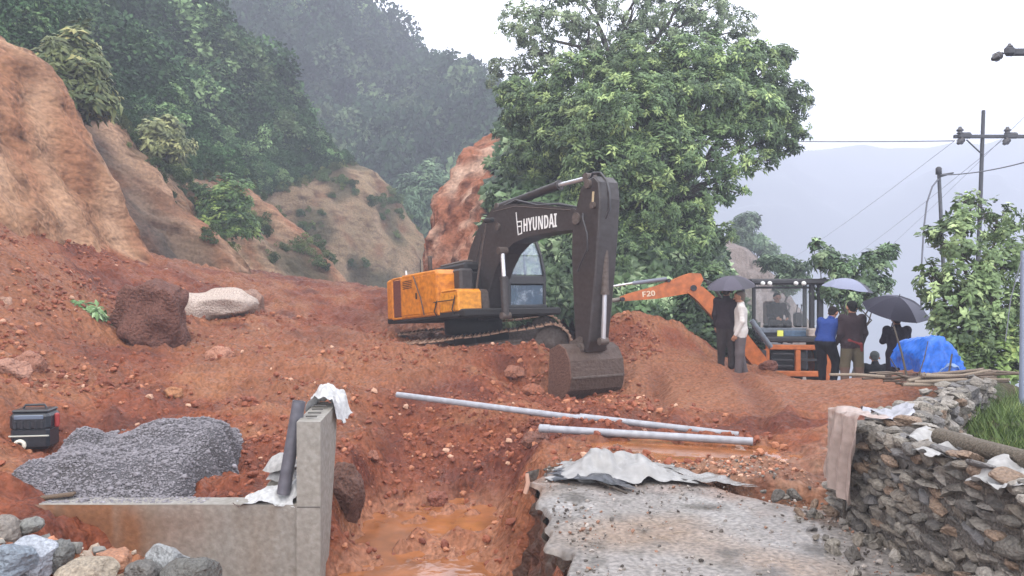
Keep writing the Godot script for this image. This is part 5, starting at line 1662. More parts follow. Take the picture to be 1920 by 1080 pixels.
func make_excavator() -> void:
	var at := P(890, 540, 18.2)
	at.y = 0.1
	var ex := thing("excavator", "large muddy excavator with black boom and orange body standing on the slide", "excavator", at)
	var grime := tex(31, 0.016, Color(0.66, 0.56, 0.50), Color(1, 1, 1), FastNoiseLite.TYPE_SIMPLEX, 6, 512, 0.4)
	var black := mat(C(70, 65, 66, 0.65), 0.5, grime, 0.9)
	var dusty := mat(C(108, 98, 92, 0.70), 0.7, grime, 1.2)
	var orange := mat(C(240, 152, 26, 0.84), 0.42, grime, 0.7)
	var orange2 := mat(C(248, 170, 44, 0.88), 0.42, grime, 0.9)
	var rust := mat(C(140, 70, 48, 0.62), 0.85, grime, 1.5)
	var muddy := mat(C(178, 148, 126, 0.85), 0.8, grime, 1.5, M.lumps, 1.5)
	var dark := mat(C(38, 36, 38, 0.6), 0.75, grime, 1.2)
	var chrome := mat(C(205, 205, 208, 0.9), 0.25, null, 1, null, 1, 0.6)
	var hose := mat(C(66, 64, 66, 0.6), 0.4)
	M.hose = hose
	M.chrome = chrome
	var glass := mat(C(150, 175, 200), 0.05)
	glass.transparency = BaseMaterial3D.TRANSPARENCY_ALPHA
	glass.albedo_color.a = 0.16
	glass.metallic_specular = 0.5
	M.glass = glass
	M.clear = mat(C(210, 215, 220), 0.04, null, 1, null, 1, 0, 0.25)
	M.clear.transparency = BaseMaterial3D.TRANSPARENCY_ALPHA
	M.clear.albedo_color.a = 0.05
	# --- tracks: frames that lean down to the left into the mud
	var shoe := mb()
	box(shoe, Vector3.ZERO, Vector3(0.175, 0.035, 0.58), 0.008)
	box(shoe, Vector3(0.05, 0.03, 0), Vector3(0.025, 0.035, 0.58), 0.006)
	box(shoe, Vector3(-0.04, 0.028, 0), Vector3(0.02, 0.03, 0.58), 0.006)
	var shoe_m := done(shoe)
	for side in [0, 1]:
		var o := P(885, 540, 17.25 if side == 0 else 19.35)
		o.x = -0.75 - 0.05 * side
		o.y = 0.29 if side == 0 else 0.42
		var tf := Transform3D(Basis(Vector3.BACK, deg_to_rad(7.5)), o - at)
		var st := mb()
		box(st, Vector3(0, -0.05, 0), Vector3(2.9, 0.36, 0.34), 0.05)
		box(st, Vector3(0.2, 0.16, 0), Vector3(1.6, 0.10, 0.26), 0.03)
		var fr := obj("track_frame", done(st), dusty, ex, tf)
		for x in [-1.9, 1.6]:
			st = mb()
			lathe(st, [Vector2(0, -0.14), Vector2(0.12, -0.15), Vector2(0.14, -0.10), Vector2(0.34, -0.09), Vector2(0.385, -0.05), Vector2(0.385, 0.05), Vector2(0.34, 0.09), Vector2(0.14, 0.10), Vector2(0.12, 0.15), Vector2(0, 0.14)], Transform3D(Basis(Vector3.RIGHT, PI / 2), Vector3(x, 0, 0)), 24)
			obj("idler_wheel" if x > 0 else "sprocket", done(st), dusty, fr)
		for k in 5:
			st = mb()
			lathe(st, [Vector2(0, -0.17), Vector2(0.12, -0.17), Vector2(0.12, 0.17), Vector2(0, 0.17)], Transform3D(Basis(Vector3.RIGHT, PI / 2), Vector3(-1.1 + 0.55 * k, -0.29, 0)), 14)
			obj("roller", done(st), dusty, fr)
		var straight := 3.5
		var r := 0.425
		var total := 2.0 * straight + TAU * r
		var n := int(total / 0.19)
		for k in n:
			var s := total * k / n
			var pos: Vector3
			var ang: float
			if s < straight:      # along the top, sagging a little between the carrier rollers
				pos = Vector3(1.6 - s, r - 0.03 * sin(PI * s / straight) - 0.02 * absf(sin(s * 3.2)), 0)
				ang = 0.0
			elif s < straight + PI * r:
				var a := (s - straight) / r
				pos = Vector3(-1.9 - sin(a) * r, cos(a) * r, 0)
				ang = a
			elif s < 2 * straight + PI * r:
				pos = Vector3(-1.9 + s - straight - PI * r, -r, 0)
				ang = PI
			else:
				var a := (s - 2 * straight - PI * r) / r
				pos = Vector3(1.6 + sin(a) * r, -cos(a) * r, 0)
				ang = PI + a
			obj("track_shoe", shoe_m, muddy, ex, tf * Transform3D(Basis(Vector3.BACK, ang), pos))
	# --- upper body, slewed towards the camera, nose a little high
	var slew := Basis(Vector3.UP, deg_to_rad(-58))
	var up := Transform3D(slew * Basis(Vector3.BACK, deg_to_rad(4.5)), Vector3(0, 0, 0))
	var long := 1.35      # the house is this much longer than its parts were laid out
	var hx := func(x: float) -> float: return x * long + 0.17
	var bx := func(called: String, c: Vector3, s: Vector3, m: Material, ch := 0.03, par: Node = ex) -> MeshInstance3D:
		if par == ex: return obj(called, box_mesh(Vector3(s.x * long, s.y, s.z), ch), m, ex, up * Transform3D(Basis(), Vector3(hx.call(c.x), c.y, c.z)))
		return obj(called, box_mesh(s, ch), m, par, Transform3D(Basis(), c))
	var house := up * Transform3D(Basis.from_scale(Vector3(long, 1, 1)), Vector3(0.17, 0, 0))
	var st := mb()
	lathe(st, [Vector2(0, 0.55), Vector2(0.62, 0.55), Vector2(0.66, 0.60), Vector2(0.66, 0.92), Vector2(0, 0.92)], Transform3D(), 24)
	obj("slew_ring", done(st), dark, ex, up)
	bx.call("centre_frame", Vector3(0, 0.40, -0.1), Vector3(0.75, 0.35, 0.9), dark, 0.05)
	bx.call("deck", Vector3(-0.25, 0.97, 0), Vector3(2.9, 0.16, 2.4), dark, 0.03)
	# counterweight with its rounded corners
	st = mb()
	prism(st, PackedVector2Array([Vector2(-1.35, -1.24), Vector2(-1.62, -1.22), Vector2(-1.78, -1.02), Vector2(-1.86, 0), Vector2(-1.78, 1.02), Vector2(-1.62, 1.22), Vector2(-1.35, 1.24)]), 0.98, 0.05, Transform3D(Basis(Vector3.RIGHT, Vector3(0, 0, 1), Vector3(0, -1, 0)), Vector3(0, 1.46, 0)))
	obj("counterweight", done(st), orange, ex, house)
	var door: MeshInstance3D = bx.call("side_recess", Vector3(-1.20, 1.46, 1.195), Vector3(0.30, 0.86, 0.06), rust, 0.01)
	for q in [[Vector3(-1.37, 1.46, 1.22), Vector3(0.06, 0.96, 0.07)], [Vector3(-1.20, 1.93, 1.21), Vector3(0.36, 0.05, 0.07)], [Vector3(-1.20, 0.99, 1.21), Vector3(0.36, 0.05, 0.07)]]: bx.call("recess_rim", q[0], q[1], orange, 0.015)
	# right-hand housing
	st = mb()
	prism(st, PackedVector2Array([Vector2(-1.04, 0.96), Vector2(0.40, 0.96), Vector2(0.40, 1.86), Vector2(0.32, 1.96), Vector2(-0.98, 1.98), Vector2(-1.04, 1.92)]), 0.72, 0.035, Transform3D(Basis(), Vector3(0, 0, 0.87)))
	var hs := obj("side_housing", done(st), orange, ex, house)
	bx.call("panel", Vector3(-0.64, 1.46, 1.236), Vector3(0.72, 0.84, 0.02), orange, 0.008, hs)
	bx.call("panel", Vector3(0.06, 1.46, 1.236), Vector3(0.60, 0.84, 0.02), orange, 0.008, hs)
	bx.call("handle", Vector3(-0.36, 1.45, 1.26), Vector3(0.03, 0.14, 0.03), dark, 0.008, hs)
	for k in 5: bx.call("vent_slat", Vector3(-0.72, 1.66 + 0.04 * k, 1.25), Vector3(0.36, 0.014, 0.015), dark, 0.004, hs)
	var tb: MeshInstance3D = bx.call("tool_box", Vector3(0.74, 1.22, 0.94), Vector3(0.62, 0.44, 0.56), orange2, 0.03)
	bx.call("lid", Vector3(0, 0.235, 0.0), Vector3(0.64, 0.035, 0.58), orange2, 0.012, tb)
	bx.call("step", Vector3(0.30, -0.30, 0.10), Vector3(0.30, 0.05, 0.40), dark, 0.012, tb)
	st = mb()
	for q in [[0.35, 0.30], [0.95, 0.30]]: tube(st, [Vector3(q[0], 1.45, 1.18), Vector3(q[0], 1.05, 1.30), Vector3(q[0], 0.95, 1.24)], [0.014], 6)
	tube(st, [Vector3(0.30, 1.25, 1.27), Vector3(0.98, 1.25, 1.27)], [0.012], 6)
	obj("handrail", done(st), dark, ex, house)
	st = mb()
	tube(st, [Vector3(-0.42, 1.97, 1.10), Vector3(-0.40, 2.28, 1.10)], [0.012], 6)
	tube(st, [Vector3(-0.42, 1.90, 1.28), Vector3(-0.15, 1.4, 1.29), Vector3(-0.05, 1.0, 1.28)], [0.012], 6)
	obj("hose", done(st), hose, ex, house)
	bx.call("engine_hood", Vector3(-0.35, 2.02, 0.05), Vector3(1.5, 0.22, 1.0), dark, 0.06)
	bx.call("hood_lid", Vector3(-0.20, 2.16, 0.10), Vector3(0.9, 0.07, 0.7), dusty, 0.03)
	bx.call("engine_bay", Vector3(-0.45, 1.45, -0.10), Vector3(1.8, 0.92, 1.3), dark, 0.04)
	bx.call("left_housing", Vector3(-0.7, 1.45, -0.95), Vector3(1.3, 0.9, 0.55), orange, 0.05)
	st = mb()
	lathe(st, [Vector2(0, 2.0), Vector2(0.05, 2.0), Vector2(0.05, 2.42), Vector2(0.055, 2.45), Vector2(0, 2.45)], Transform3D(Basis(), Vector3(-1.1, 0, 0.5)), 12)
	obj("exhaust_pipe", done(st), dusty, ex, up)
	st = mb()
	tube(st, [Vector3(-1.25, 1.95, 0.92), Vector3(-1.28, 2.14, 0.92)], [0.022], 8)
	obj("white_marker", done(st), mat(C(225, 225, 225, 0.9), 0.5), ex, house)
	bx.call("hydraulic_tank", Vector3(0.36, 1.48, 0.66), Vector3(0.5, 0.95, 0.34), black, 0.05)
	bx.call("swing_motor", Vector3(0.55, 1.25, 0.30), Vector3(0.3, 0.5, 0.3), dusty, 0.08)
	# cab
	var cabm := mat(C(44, 44, 50, 0.65), 0.4, grime, 1.2)
	var c0 := Vector3(-0.10, 1.06, -1.16)
	var cs := Vector3(1.42, 1.72, 1.0)
	var cab := obj("cab", box_mesh(Vector3(cs.x, 0.08, cs.z), 0.02), cabm, ex, up * Transform3D(Basis(), c0 + Vector3(cs.x * 0.5, 0.04, cs.z * 0.5)))
	var o := Vector3(-cs.x * 0.5, -0.04, -cs.z * 0.5)
	var prof := [Vector2(0.02, 0.05), Vector2(0.02, cs.y - 0.05), Vector2(0.98, cs.y - 0.02), Vector2(1.30, cs.y - 0.55), Vector2(1.40, 0.75), Vector2(1.36, 0.05)]
	for zz in [0.04, cs.z - 0.04]:
		st = mb()
		for k in prof.size():
			var p: Vector2 = prof[k]
			var q: Vector2 = prof[(k + 1) % prof.size()]
			tube(st, [o + v3(p, zz), o + v3(p.lerp(q, 0.5) + Vector2(0.02, 0.02) * (1 if k == 2 else 0), zz), o + v3(q, zz)], [0.042], 8)
		tube(st, [o + Vector3(0.02, 0.72, zz), o + Vector3(1.39, 0.72, zz)], [0.03], 8)
		tube(st, [o + Vector3(0.62, 0.05, zz), o + Vector3(0.62, cs.y - 0.04, zz)], [0.03], 8)
		obj("pillar_frame", done(st), cabm, cab)
		for w in [[Vector2(0.06, 0.76), Vector2(0.58, 0.76), Vector2(0.58, cs.y - 0.08), Vector2(0.06, cs.y - 0.1)], [Vector2(0.66, 0.76), Vector2(1.36, 0.76), Vector2(1.27, cs.y - 0.55), Vector2(0.97, cs.y - 0.07), Vector2(0.66, cs.y - 0.07)]]:
			st = mb()
			prism(st, PackedVector2Array(w), 0.012, 0.002, Transform3D(Basis(), o + Vector3(0, 0, zz)))
			obj("window_pane", done(st), glass, cab)
		st = mb()
		prism(st, PackedVector2Array([Vector2(0.05, 0.08), Vector2(1.33, 0.08), Vector2(1.36, 0.70), Vector2(0.05, 0.70)]), 0.03, 0.005, Transform3D(Basis(), o + Vector3(0, 0, zz)))
		obj("side_panel", done(st), cabm, cab)
	var nm := func(a: Vector2, b: Vector2, m: Material, called: String) -> void:
		var s2 := mb()
		var z0 := 0.07
		var z1 := cs.z - 0.07
		var nn := Vector2(b.y - a.y, a.x - b.x).normalized() * 0.008
		quad(s2, o + v3(a + nn, z0), o + v3(a + nn, z1), o + v3(b + nn, z1), o + v3(b + nn, z0))
		quad(s2, o + v3(a - nn, z0), o + v3(b - nn, z0), o + v3(b - nn, z1), o + v3(a - nn, z1))
		quad(s2, o + v3(a + nn, z0), o + v3(b + nn, z0), o + v3(b - nn, z0), o + v3(a - nn, z0))
		quad(s2, o + v3(a + nn, z1), o + v3(a - nn, z1), o + v3(b - nn, z1), o + v3(b + nn, z1))
		obj(called, done(s2), m, cab)
	nm.call(Vector2(1.39, 0.74), Vector2(1.29, cs.y - 0.56), glass, "windscreen")
	nm.call(Vector2(1.29, cs.y - 0.54), Vector2(0.99, cs.y - 0.04), glass, "windscreen")
	nm.call(Vector2(1.36, 0.08), Vector2(1.39, 0.50), glass, "lower_windscreen")
	bx.call("cross_bar", o + Vector3(1.39, 0.62, cs.z * 0.5), Vector3(0.06, 0.20, cs.z - 0.06), cabm, 0.02, cab)
	bx.call("roof", o + Vector3(0.50, cs.y + 0.0, cs.z * 0.5), Vector3(1.02, 0.07, cs.z + 0.02), cabm, 0.03, cab)
	bx.call("rear_panel", o + Vector3(0.02, 0.45, cs.z * 0.5), Vector3(0.04, 0.8, cs.z - 0.08), cabm, 0.01, cab)
	bx.call("seat", o + Vector3(0.45, 0.48, cs.z * 0.5), Vector3(0.48, 0.14, 0.46), dark, 0.05, cab)
	bx.call("seat_back", o + Vector3(0.22, 0.85, cs.z * 0.5), Vector3(0.14, 0.66, 0.44), dark, 0.06, cab)
	bx.call("console", o + Vector3(0.70, 0.55, cs.z - 0.22), Vector3(0.5, 0.25, 0.16), dark, 0.05, cab)
	st = mb()
	tube(st, [o + Vector3(0.95, 0.65, 0.25), o + Vector3(1.02, 0.95, 0.25)], [0.016], 6)
	tube(st, [o + Vector3(0.95, 0.65, 0.75), o + Vector3(1.02, 0.95, 0.75)], [0.016], 6)
	obj("lever", done(st), dark, cab).set_meta("kind", "stuff")
	# --- boom, arm and bucket in the upright plane of the boom (traced, at their own distance and real width)
	var bp := Transform3D(slew, Vector3.ZERO)
	var world := Transform3D(slew, at)
	var bw := 0.44
	var bo := outline([[921, 393], [942, 385], [965, 382], [1020, 385], [1072, 389], [1090, 399], [1092, 415], [1083, 429], [1052, 433], [1018, 438], [985, 446], [962, 456], [944, 476], [930, 505], [919, 540], [912, 572], [907, 600], [874, 602], [866, 575], [868, 540], [872, 505], [882, 465], [896, 430]], world, bw * 0.5)
	st = mb()
	prism(st, bo, bw, 0.025, bp)
	var boom := obj("boom", done(st), black, ex)
	st = mb()      # the welded edge of the side plate and the foot pin
	for q in [[[925, 397], [966, 387], [1070, 394]], [[880, 575], [886, 510], [904, 440]]]:
		var pp := []
		for e in q: pp.append(bp * v3(on_plane(e[0], e[1], world, bw * 0.5 + 0.006), bw * 0.5 + 0.006))
		tube(st, pp, [0.010], 5)
	obj("weld_seam", done(st), dusty, boom).set_meta("kind", "stuff")
	for q in [[889, 583, 0.12], [1083, 410, 0.11], [935, 425, 0.08]]:
		st = mb()
		var c := on_plane(q[0], q[1], world, bw * 0.5)
		bar(st, bp * v3(c, -bw * 0.5 - 0.05), bp * v3(c, bw * 0.5 + 0.05), q[2], 16)
		obj("pin", done(st), dusty, boom)
	# lettering on the boom
	var white := mat(C(222, 222, 220, 0.95), 0.6)
	var font := SystemFont.new()
	font.font_names = PackedStringArray(["Droid Sans"])
	font.font_weight = 800
	var tm := TextMesh.new()
	tm.text = "HYUNDAI"
	tm.font = font
	tm.font_size = 64
	tm.pixel_size = 0.26 / 64.0 * 1.38
	tm.depth = 0.006
	tm.horizontal_alignment = HORIZONTAL_ALIGNMENT_LEFT
	tm.vertical_alignment = VERTICAL_ALIGNMENT_BOTTOM
	var t0 := on_plane(981, 438, world, bw * 0.5)
	var t1 := on_plane(1043, 429, world, bw * 0.5)
	var tilt := (t1 - t0).angle()
	var wide := tm.get_aabb().size.x
	var tb2 := slew * Basis(Vector3.BACK, tilt)
	obj("lettering", tm, white, boom, Transform3D(tb2.scaled_local(Vector3((t1 - t0).length() / maxf(wide, 0.01), 1, 1)), bp * v3(t0 - Vector2(0, 0.055), bw * 0.5 + 0.004)))
	st = mb()      # the emblem: a tall stroke with a slanted loop beside it
	for q in [[[968, 399], [972, 440]], [[971, 416], [978.5, 415]], [[978, 415], [978.5, 437]], [[972, 440], [979, 437]], [[971, 425], [978, 424]]]:
		var a := on_plane(q[0][0], q[0][1], world, bw * 0.5)
		var b := on_plane(q[1][0], q[1][1], world, bw * 0.5)
		box(st, bp * v3((a + b) * 0.5, bw * 0.5 + 0.005), Vector3((b - a).length() + 0.02, 0.026, 0.006), 0.001, slew * Basis(Vector3.BACK, (b - a).angle()))
	obj("emblem", done(st), white, boom)
	# arm
	var aw := 0.46
	var ar := outline([[1088, 352], [1100, 337], [1113, 330], [1122, 340], [1125, 372], [1122, 430], [1117, 500], [1110, 580], [1104, 640], [1098, 660], [1084, 660], [1078, 640], [1074, 560], [1071, 480], [1072, 425], [1079, 390]], world, aw * 0.5)
	st = mb()
	prism(st, ar, aw, 0.025, bp)
	var arm := obj("arm", done(st), black, ex)
	for q in [[1105, 345, 0.08], [1091, 652, 0.08], [1114, 385, 0.06]]:
		st = mb()
		var c := on_plane(q[0], q[1], world, aw * 0.5)
		bar(st, bp * v3(c, -aw * 0.5 - 0.06), bp * v3(c, aw * 0.5 + 0.06), q[2], 14)
		obj("pin", done(st), dusty, arm)
	for k in 3:
		var zz := [-0.12, 0.02, 0.15][k] as float
		st = mb()
		var pp := []
		for e in [[1098, 350], [1112, 328 - 2 * k], [1126, 326 - k], [1137, 338], [1143, 362], [1143, 392], [1136, 410]]: pp.append(bp * v3(on_plane(e[0], e[1], world, zz), zz))
		tube(st, pp, [0.022], 7)
		obj("hose", done(st), hose, arm)
	# light stripe where mud has worn off the arm
	st = mb()
	box(st, Vector3.ZERO, Vector3(0.06, 0.30, 0.008), 0.003)
	obj("label_plate", done(st), mat(C(196, 176, 140, 0.75), 0.7), arm, bp * Transform3D(Basis(Vector3.BACK, -0.1), v3(on_plane(1112, 375, world, aw * 0.5), aw * 0.5 + 0.006)))
	# cylinders: barrel and rod
	var ram := func(called: String, a: Array, m_: Array, b: Array, z: float, r0: float, r1: float, bm: Material) -> void:
		var p0 := bp * v3(on_plane(a[0], a[1], world, z), z)
		var p1 := bp * v3(on_plane(m_[0], m_[1], world, z), z)
		var p2 := bp * v3(on_plane(b[0], b[1], world, z), z)
		var s2 := mb()
		bar(s2, p0, p1, r0, 14)
		bar(s2, p1, p1 + (p1 - p0).normalized() * 0.07, r0 * 1.15, 14)
		var cy := obj(called, done(s2), bm, ex)
		s2 = mb()
		bar(s2, p1, p2, r1, 12)
		obj("rod", done(s2), chrome, cy)
		s2 = mb()
		var across := bp.basis.z * (r0 * 1.3)
		bar(s2, p2 - across, p2 + across, r0 * 0.95, 12)
		bar(s2, p0 - across, p0 + across, r0 * 0.95, 12)
		obj("eye", done(s2), dusty, cy)
	ram.call("arm_cylinder", [938, 388], [1046, 348], [1106, 333], 0.0, 0.085, 0.045, black)
	ram.call("bucket_cylinder", [1134, 395], [1134, 545], [1131, 640], 0.0, 0.07, 0.045, dusty)
	ram.call("boom_cylinder", [948, 592], [945, 525], [942, 470], 0.32, 0.08, 0.045, black)
	ram.call("boom_cylinder", [948, 592], [945, 525], [942, 470], -0.32, 0.08, 0.045, black)
	for k in 4:
		st = mb()
		var zz := -0.15 + 0.1 * k
		var pp := []
		for e in [[925, 390], [960, 379 - k], [1000, 381 + k % 2 * 2], [1040, 383 - k % 2], [1072, 388], [1086, 394], [1098, 412], [1106, 440], [1106, 468], [1095, 490], [1088, 508]]: pp.append(bp * v3(on_plane(e[0], e[1] + 1.5 * sin(k * 2.0 + e[0]), world, zz + 0.1), zz + (0.16 if e[1] > 400 else 0.0)))
		if k % 2 == 0: pp = pp.slice(0, 6)
		tube(st, pp, [0.02], 6)
		obj("hose", done(st), hose, boom)
	# mirror on its post
	st = mb()
	tube(st, [bp * v3(on_plane(893, 545, world, 0.55), 0.55), bp * v3(on_plane(903, 470, world, 0.55), 0.55), bp * v3(on_plane(912, 420, world, 0.55), 0.55)], [0.022], 8)
	var mp := obj("mirror_post", done(st), dusty, ex)
	obj("mirror", box_mesh(Vector3(0.26, 0.10, 0.14), 0.03), dark, mp, bp * Transform3D(Basis(), v3(on_plane(917, 413, world, 0.55), 0.55)))
	# bucket
	var hinge := on_plane(1093, 652, world, 0.0)
	var half := 0.60
	var bucket_m := mat(C(112, 94, 84, 0.62), 0.6, grime, 1.0, M.lumps, 1.5, 0.2)
	var side_poly := PackedVector2Array([Vector2(-0.20, -0.02), Vector2(0.10, 0.10), Vector2(0.30, 0.02), Vector2(0.44, -0.20), Vector2(0.48, -0.50), Vector2(0.42, -0.76), Vector2(0.22, -0.95), Vector2(-0.28, -1.02)])
	var bb := Transform3D(slew.scaled_local(Vector3(0.94, 0.94, 1.0)), bp * v3(hinge))
	st = mb()
	var curve := [Vector2(-0.20, -0.02), Vector2(0.10, 0.10), Vector2(0.30, 0.02), Vector2(0.44, -0.20), Vector2(0.48, -0.50), Vector2(0.42, -0.76), Vector2(0.22, -0.95), Vector2(-0.30, -1.03)]
	for k in curve.size() - 1:
		var a: Vector2 = curve[k]
		var b: Vector2 = curve[k + 1]
		var nn := Vector2(a.y - b.y, b.x - a.x).normalized() * 0.03
		prism(st, PackedVector2Array([a, b, b - nn, a - nn]), half * 2.0 - 0.02, 0.004)
	var bk := obj("bucket", done(st), bucket_m, ex, bb)
	for s in [-1.0, 1.0]:
		st = mb()
		prism(st, side_poly, 0.035, 0.008, Transform3D(Basis(), Vector3(0, 0, s * half)))
		obj("side_plate", done(st), mat(C(128, 92, 76, 0.65), 0.8, grime, 1.5, M.lumps, 1.5) if s > 0 else bucket_m, bk)
	for k in 5:
		st = mb()
		var zz := -half + 0.10 + k * (half * 2 - 0.2) / 4.0
		prism(st, PackedVector2Array([Vector2(-0.26, -0.98), Vector2(-0.26, -1.06), Vector2(-0.46, -1.07)]), 0.09, 0.008, Transform3D(Basis(), Vector3(0, 0, zz)))
		obj("tooth", done(st), dusty, bk)
	for y in [[0.468, -0.52]]:
		obj("wear_strip", box_mesh(Vector3(0.03, 0.05, half * 2.0 - 0.06), 0.01), dusty, bk, Transform3D(Basis(), Vector3(y[0] + 0.012, y[1], 0)))
	for zz in [-0.22, 0.22]:
		st = mb()
		prism(st, PackedVector2Array([Vector2(-0.10, -0.02), Vector2(-0.06, 0.14), Vector2(0.05, 0.16), Vector2(0.22, 0.24), Vector2(0.32, 0.22), Vector2(0.34, 0.0), Vector2(0.10, 0.04)]), 0.05, 0.008, Transform3D(Basis(), Vector3(0, 0, zz)))
		obj("bucket_ear", done(st), dusty, bk)
	st = mb()
	for zz in [-0.15, 0.15]:
		bar(st, Vector3(0.29, 0.16, zz), Vector3(0.36, 0.42, zz), 0.05, 10)
		bar(st, Vector3(0.36, 0.42, zz), Vector3(0.04, 0.36, zz), 0.045, 10)
	bar(st, Vector3(0.36, 0.42, -0.22), Vector3(0.36, 0.42, 0.22), 0.05, 12)
	bar(st, Vector3(0.29, 0.16, -0.26), Vector3(0.29, 0.16, 0.26), 0.045, 12)
	obj("linkage", done(st), dusty, ex, bb)


func make_backhoe() -> void:
	var base := P(1468, 540, 19.5)
	base.y = -0.75
	var t := thing("backhoe_loader", "orange backhoe loader with dark-framed glass cab and raised orange boom", "backhoe loader", base)
	var grime: Texture2D = M.soft
	var orange := mat(C(222, 122, 58, 0.76), 0.45, grime, 0.8)
	var dark := mat(C(48, 46, 52, 0.65), 0.5, grime, 1.2)
	var grey := mat(C(128, 136, 148, 0.75), 0.45, grime, 1.2)
	var tyre_m := mat(C(44, 42, 42, 0.6), 0.85, grime, 2.0)
	var yaw := Transform3D(Basis(Vector3.UP, deg_to_rad(-6)), Vector3.ZERO)
	var bx := func(called: String, c: Vector3, s: Vector3, m: Material, ch := 0.02, par: Node = t) -> MeshInstance3D: return obj(called, box_mesh(s, ch), m, par, (yaw if par == t else Transform3D()) * Transform3D(Basis(), c))
	# chassis and the orange rear frame
	bx.call("chassis", Vector3(0, 0.75, -0.9), Vector3(0.9, 0.5, 3.0), dark, 0.05)
	var fr: MeshInstance3D = bx.call("rear_frame", Vector3(0.12, 1.06, 0.72), Vector3(1.36, 0.12, 0.14), orange, 0.02)
	for x in [-0.66, 0.05, 0.66]: bx.call("upright", Vector3(x, -0.36, 0.0), Vector3(0.12, 0.62, 0.13), orange, 0.015, fr)
	bx.call("lower_rail", Vector3(0.0, -0.62, 0.0), Vector3(1.44, 0.13, 0.16), orange, 0.02, fr)
	bx.call("middle_rail", Vector3(0.36, -0.30, -0.02), Vector3(0.60, 0.06, 0.10), dark, 0.01, fr)
	for k in 3: bx.call("step_plate", Vector3(-0.30, -0.16 - 0.14 * k, 0.02), Vector3(0.48, 0.045, 0.12), dark, 0.01, fr)
	bx.call("bumper_beam", Vector3(0.10, 1.24, 0.62), Vector3(1.62, 0.13, 0.34), dark, 0.03)
	bx.call("side_box", Vector3(0.60, 1.40, 0.62), Vector3(0.36, 0.20, 0.30), mat(C(196, 180, 170, 0.8), 0.6, grime, 2.0), 0.03)
	# wheels
	for q in [[-0.86, 0.62, -0.35, 0.62], [0.92, 0.62, -0.35, 0.62], [-0.80, 0.42, -2.2, 0.42], [0.80, 0.42, -2.2, 0.42]]:
		var st := mb()
		var r: float = q[3]
		lathe(st, [Vector2(r * 0.55, -0.17), Vector2(r * 0.9, -0.19), Vector2(r, -0.13), Vector2(r, 0.13), Vector2(r * 0.9, 0.19), Vector2(r * 0.55, 0.17)], Transform3D(Basis(Vector3.BACK, PI / 2), Vector3.ZERO), 28)
		var wh := obj("wheel", done(st), tyre_m, t, yaw * Transform3D(Basis(), Vector3(q[0], q[1], q[2])))
		st = mb()
		lathe(st, [Vector2(0, -0.10), Vector2(r * 0.56, -0.16), Vector2(r * 0.56, 0.16), Vector2(0, 0.10)], Transform3D(Basis(Vector3.BACK, PI / 2), Vector3.ZERO), 24)
		obj("rim", done(st), orange, wh)
		for k in 16: obj("tread_lug", box_mesh(Vector3(0.34, 0.05, 0.07), 0.01), tyre_m, wh, Transform3D(Basis(Vector3.RIGHT, TAU * k / 16), Vector3.ZERO) * Transform3D(Basis(), Vector3(0, r, 0)))
	# cab
	var lo := 1.50
	var hi := 2.56
	var x0 := -0.76
	var x1 := 0.78
	var cab: MeshInstance3D = bx.call("cab", Vector3(0.0, 1.36, -0.35), Vector3(1.54, 0.16, 1.5), dark, 0.03)
	var co := Vector3(0, -1.36, 0.35)
	for q in [[x0, 0.36, 0.05], [0.58, 0.38, 0.07], [x1, 0.36, 0.08], [x0, -1.06, 0.05], [x1, -1.06, 0.06]]:
		bx.call("pillar", co + Vector3(q[0], (lo + hi) * 0.5, q[1]), Vector3(q[2] * 1.6, hi - lo + 0.1, q[2] * 1.6), dark, 0.015, cab)
	var roof: MeshInstance3D = bx.call("roof", co + Vector3(0.02, hi + 0.04, -0.30), Vector3(1.80, 0.14, 1.75), dark, 0.04, cab)
	for x in [-0.60, -0.44, 0.16, 0.34]:
		var st := mb()
		lathe(st, [Vector2(0, 0.05), Vector2(0.045, 0.05), Vector2(0.055, 0.0), Vector2(0.03, -0.06), Vector2(0, -0.06)], yaw.affine_inverse() * Transform3D(Basis(Vector3.RIGHT, PI / 2), Vector3(0, 0, 0)), 14)
		obj("work_lamp", done(st), mat(C(214, 214, 210, 0.9), 0.25), cab, Transform3D(Basis(), co + Vector3(x, hi + 0.0, 0.60)))
	bx.call("rear_window", co + Vector3(-0.09, (lo + hi) * 0.5 + 0.02, 0.37), Vector3(1.28, hi - lo - 0.06, 0.012), M.clear, 0.003, cab)
	bx.call("side_window", co + Vector3(x0, (lo + hi) * 0.5, -0.35), Vector3(0.012, hi - lo - 0.1, 1.30), M.clear, 0.003, cab)
	bx.call("side_window", co + Vector3(x1, (lo + hi) * 0.5, -0.35), Vector3(0.012, hi - lo - 0.1, 1.30), M.clear, 0.003, cab)
	bx.call("front_window", co + Vector3(0, (lo + hi) * 0.5, -1.06), Vector3(1.46, hi - lo - 0.1, 0.012), M.clear, 0.003, cab)
	bx.call("window_bar", co + Vector3(-0.09, hi - 0.10, 0.385), Vector3(1.30, 0.05, 0.03), dark, 0.01, cab)
	bx.call("seat", co + Vector3(-0.12, 1.50, -0.32), Vector3(0.5, 0.14, 0.5), dark, 0.05, cab)
	bx.call("seat_back", co + Vector3(-0.12, 1.82, -0.60), Vector3(0.46, 0.6, 0.12), mat(C(120, 104, 96, 0.7), 0.8), 0.05, cab)
	bx.call("control_stand", co + Vector3(0.34, 1.68, 0.05), Vector3(0.20, 0.36, 0.18), dark, 0.04, cab)
	for x in [0.29, 0.39]:
		var st := mb()
		tube(st, [Vector3(x, 1.8, 0.08) + co, Vector3(x + 0.02, 2.0, 0.12) + co, Vector3(x + 0.02, 2.05, 0.13) + co], [0.012, 0.012, 0.028], 7)
		obj("lever", done(st), dark, cab)
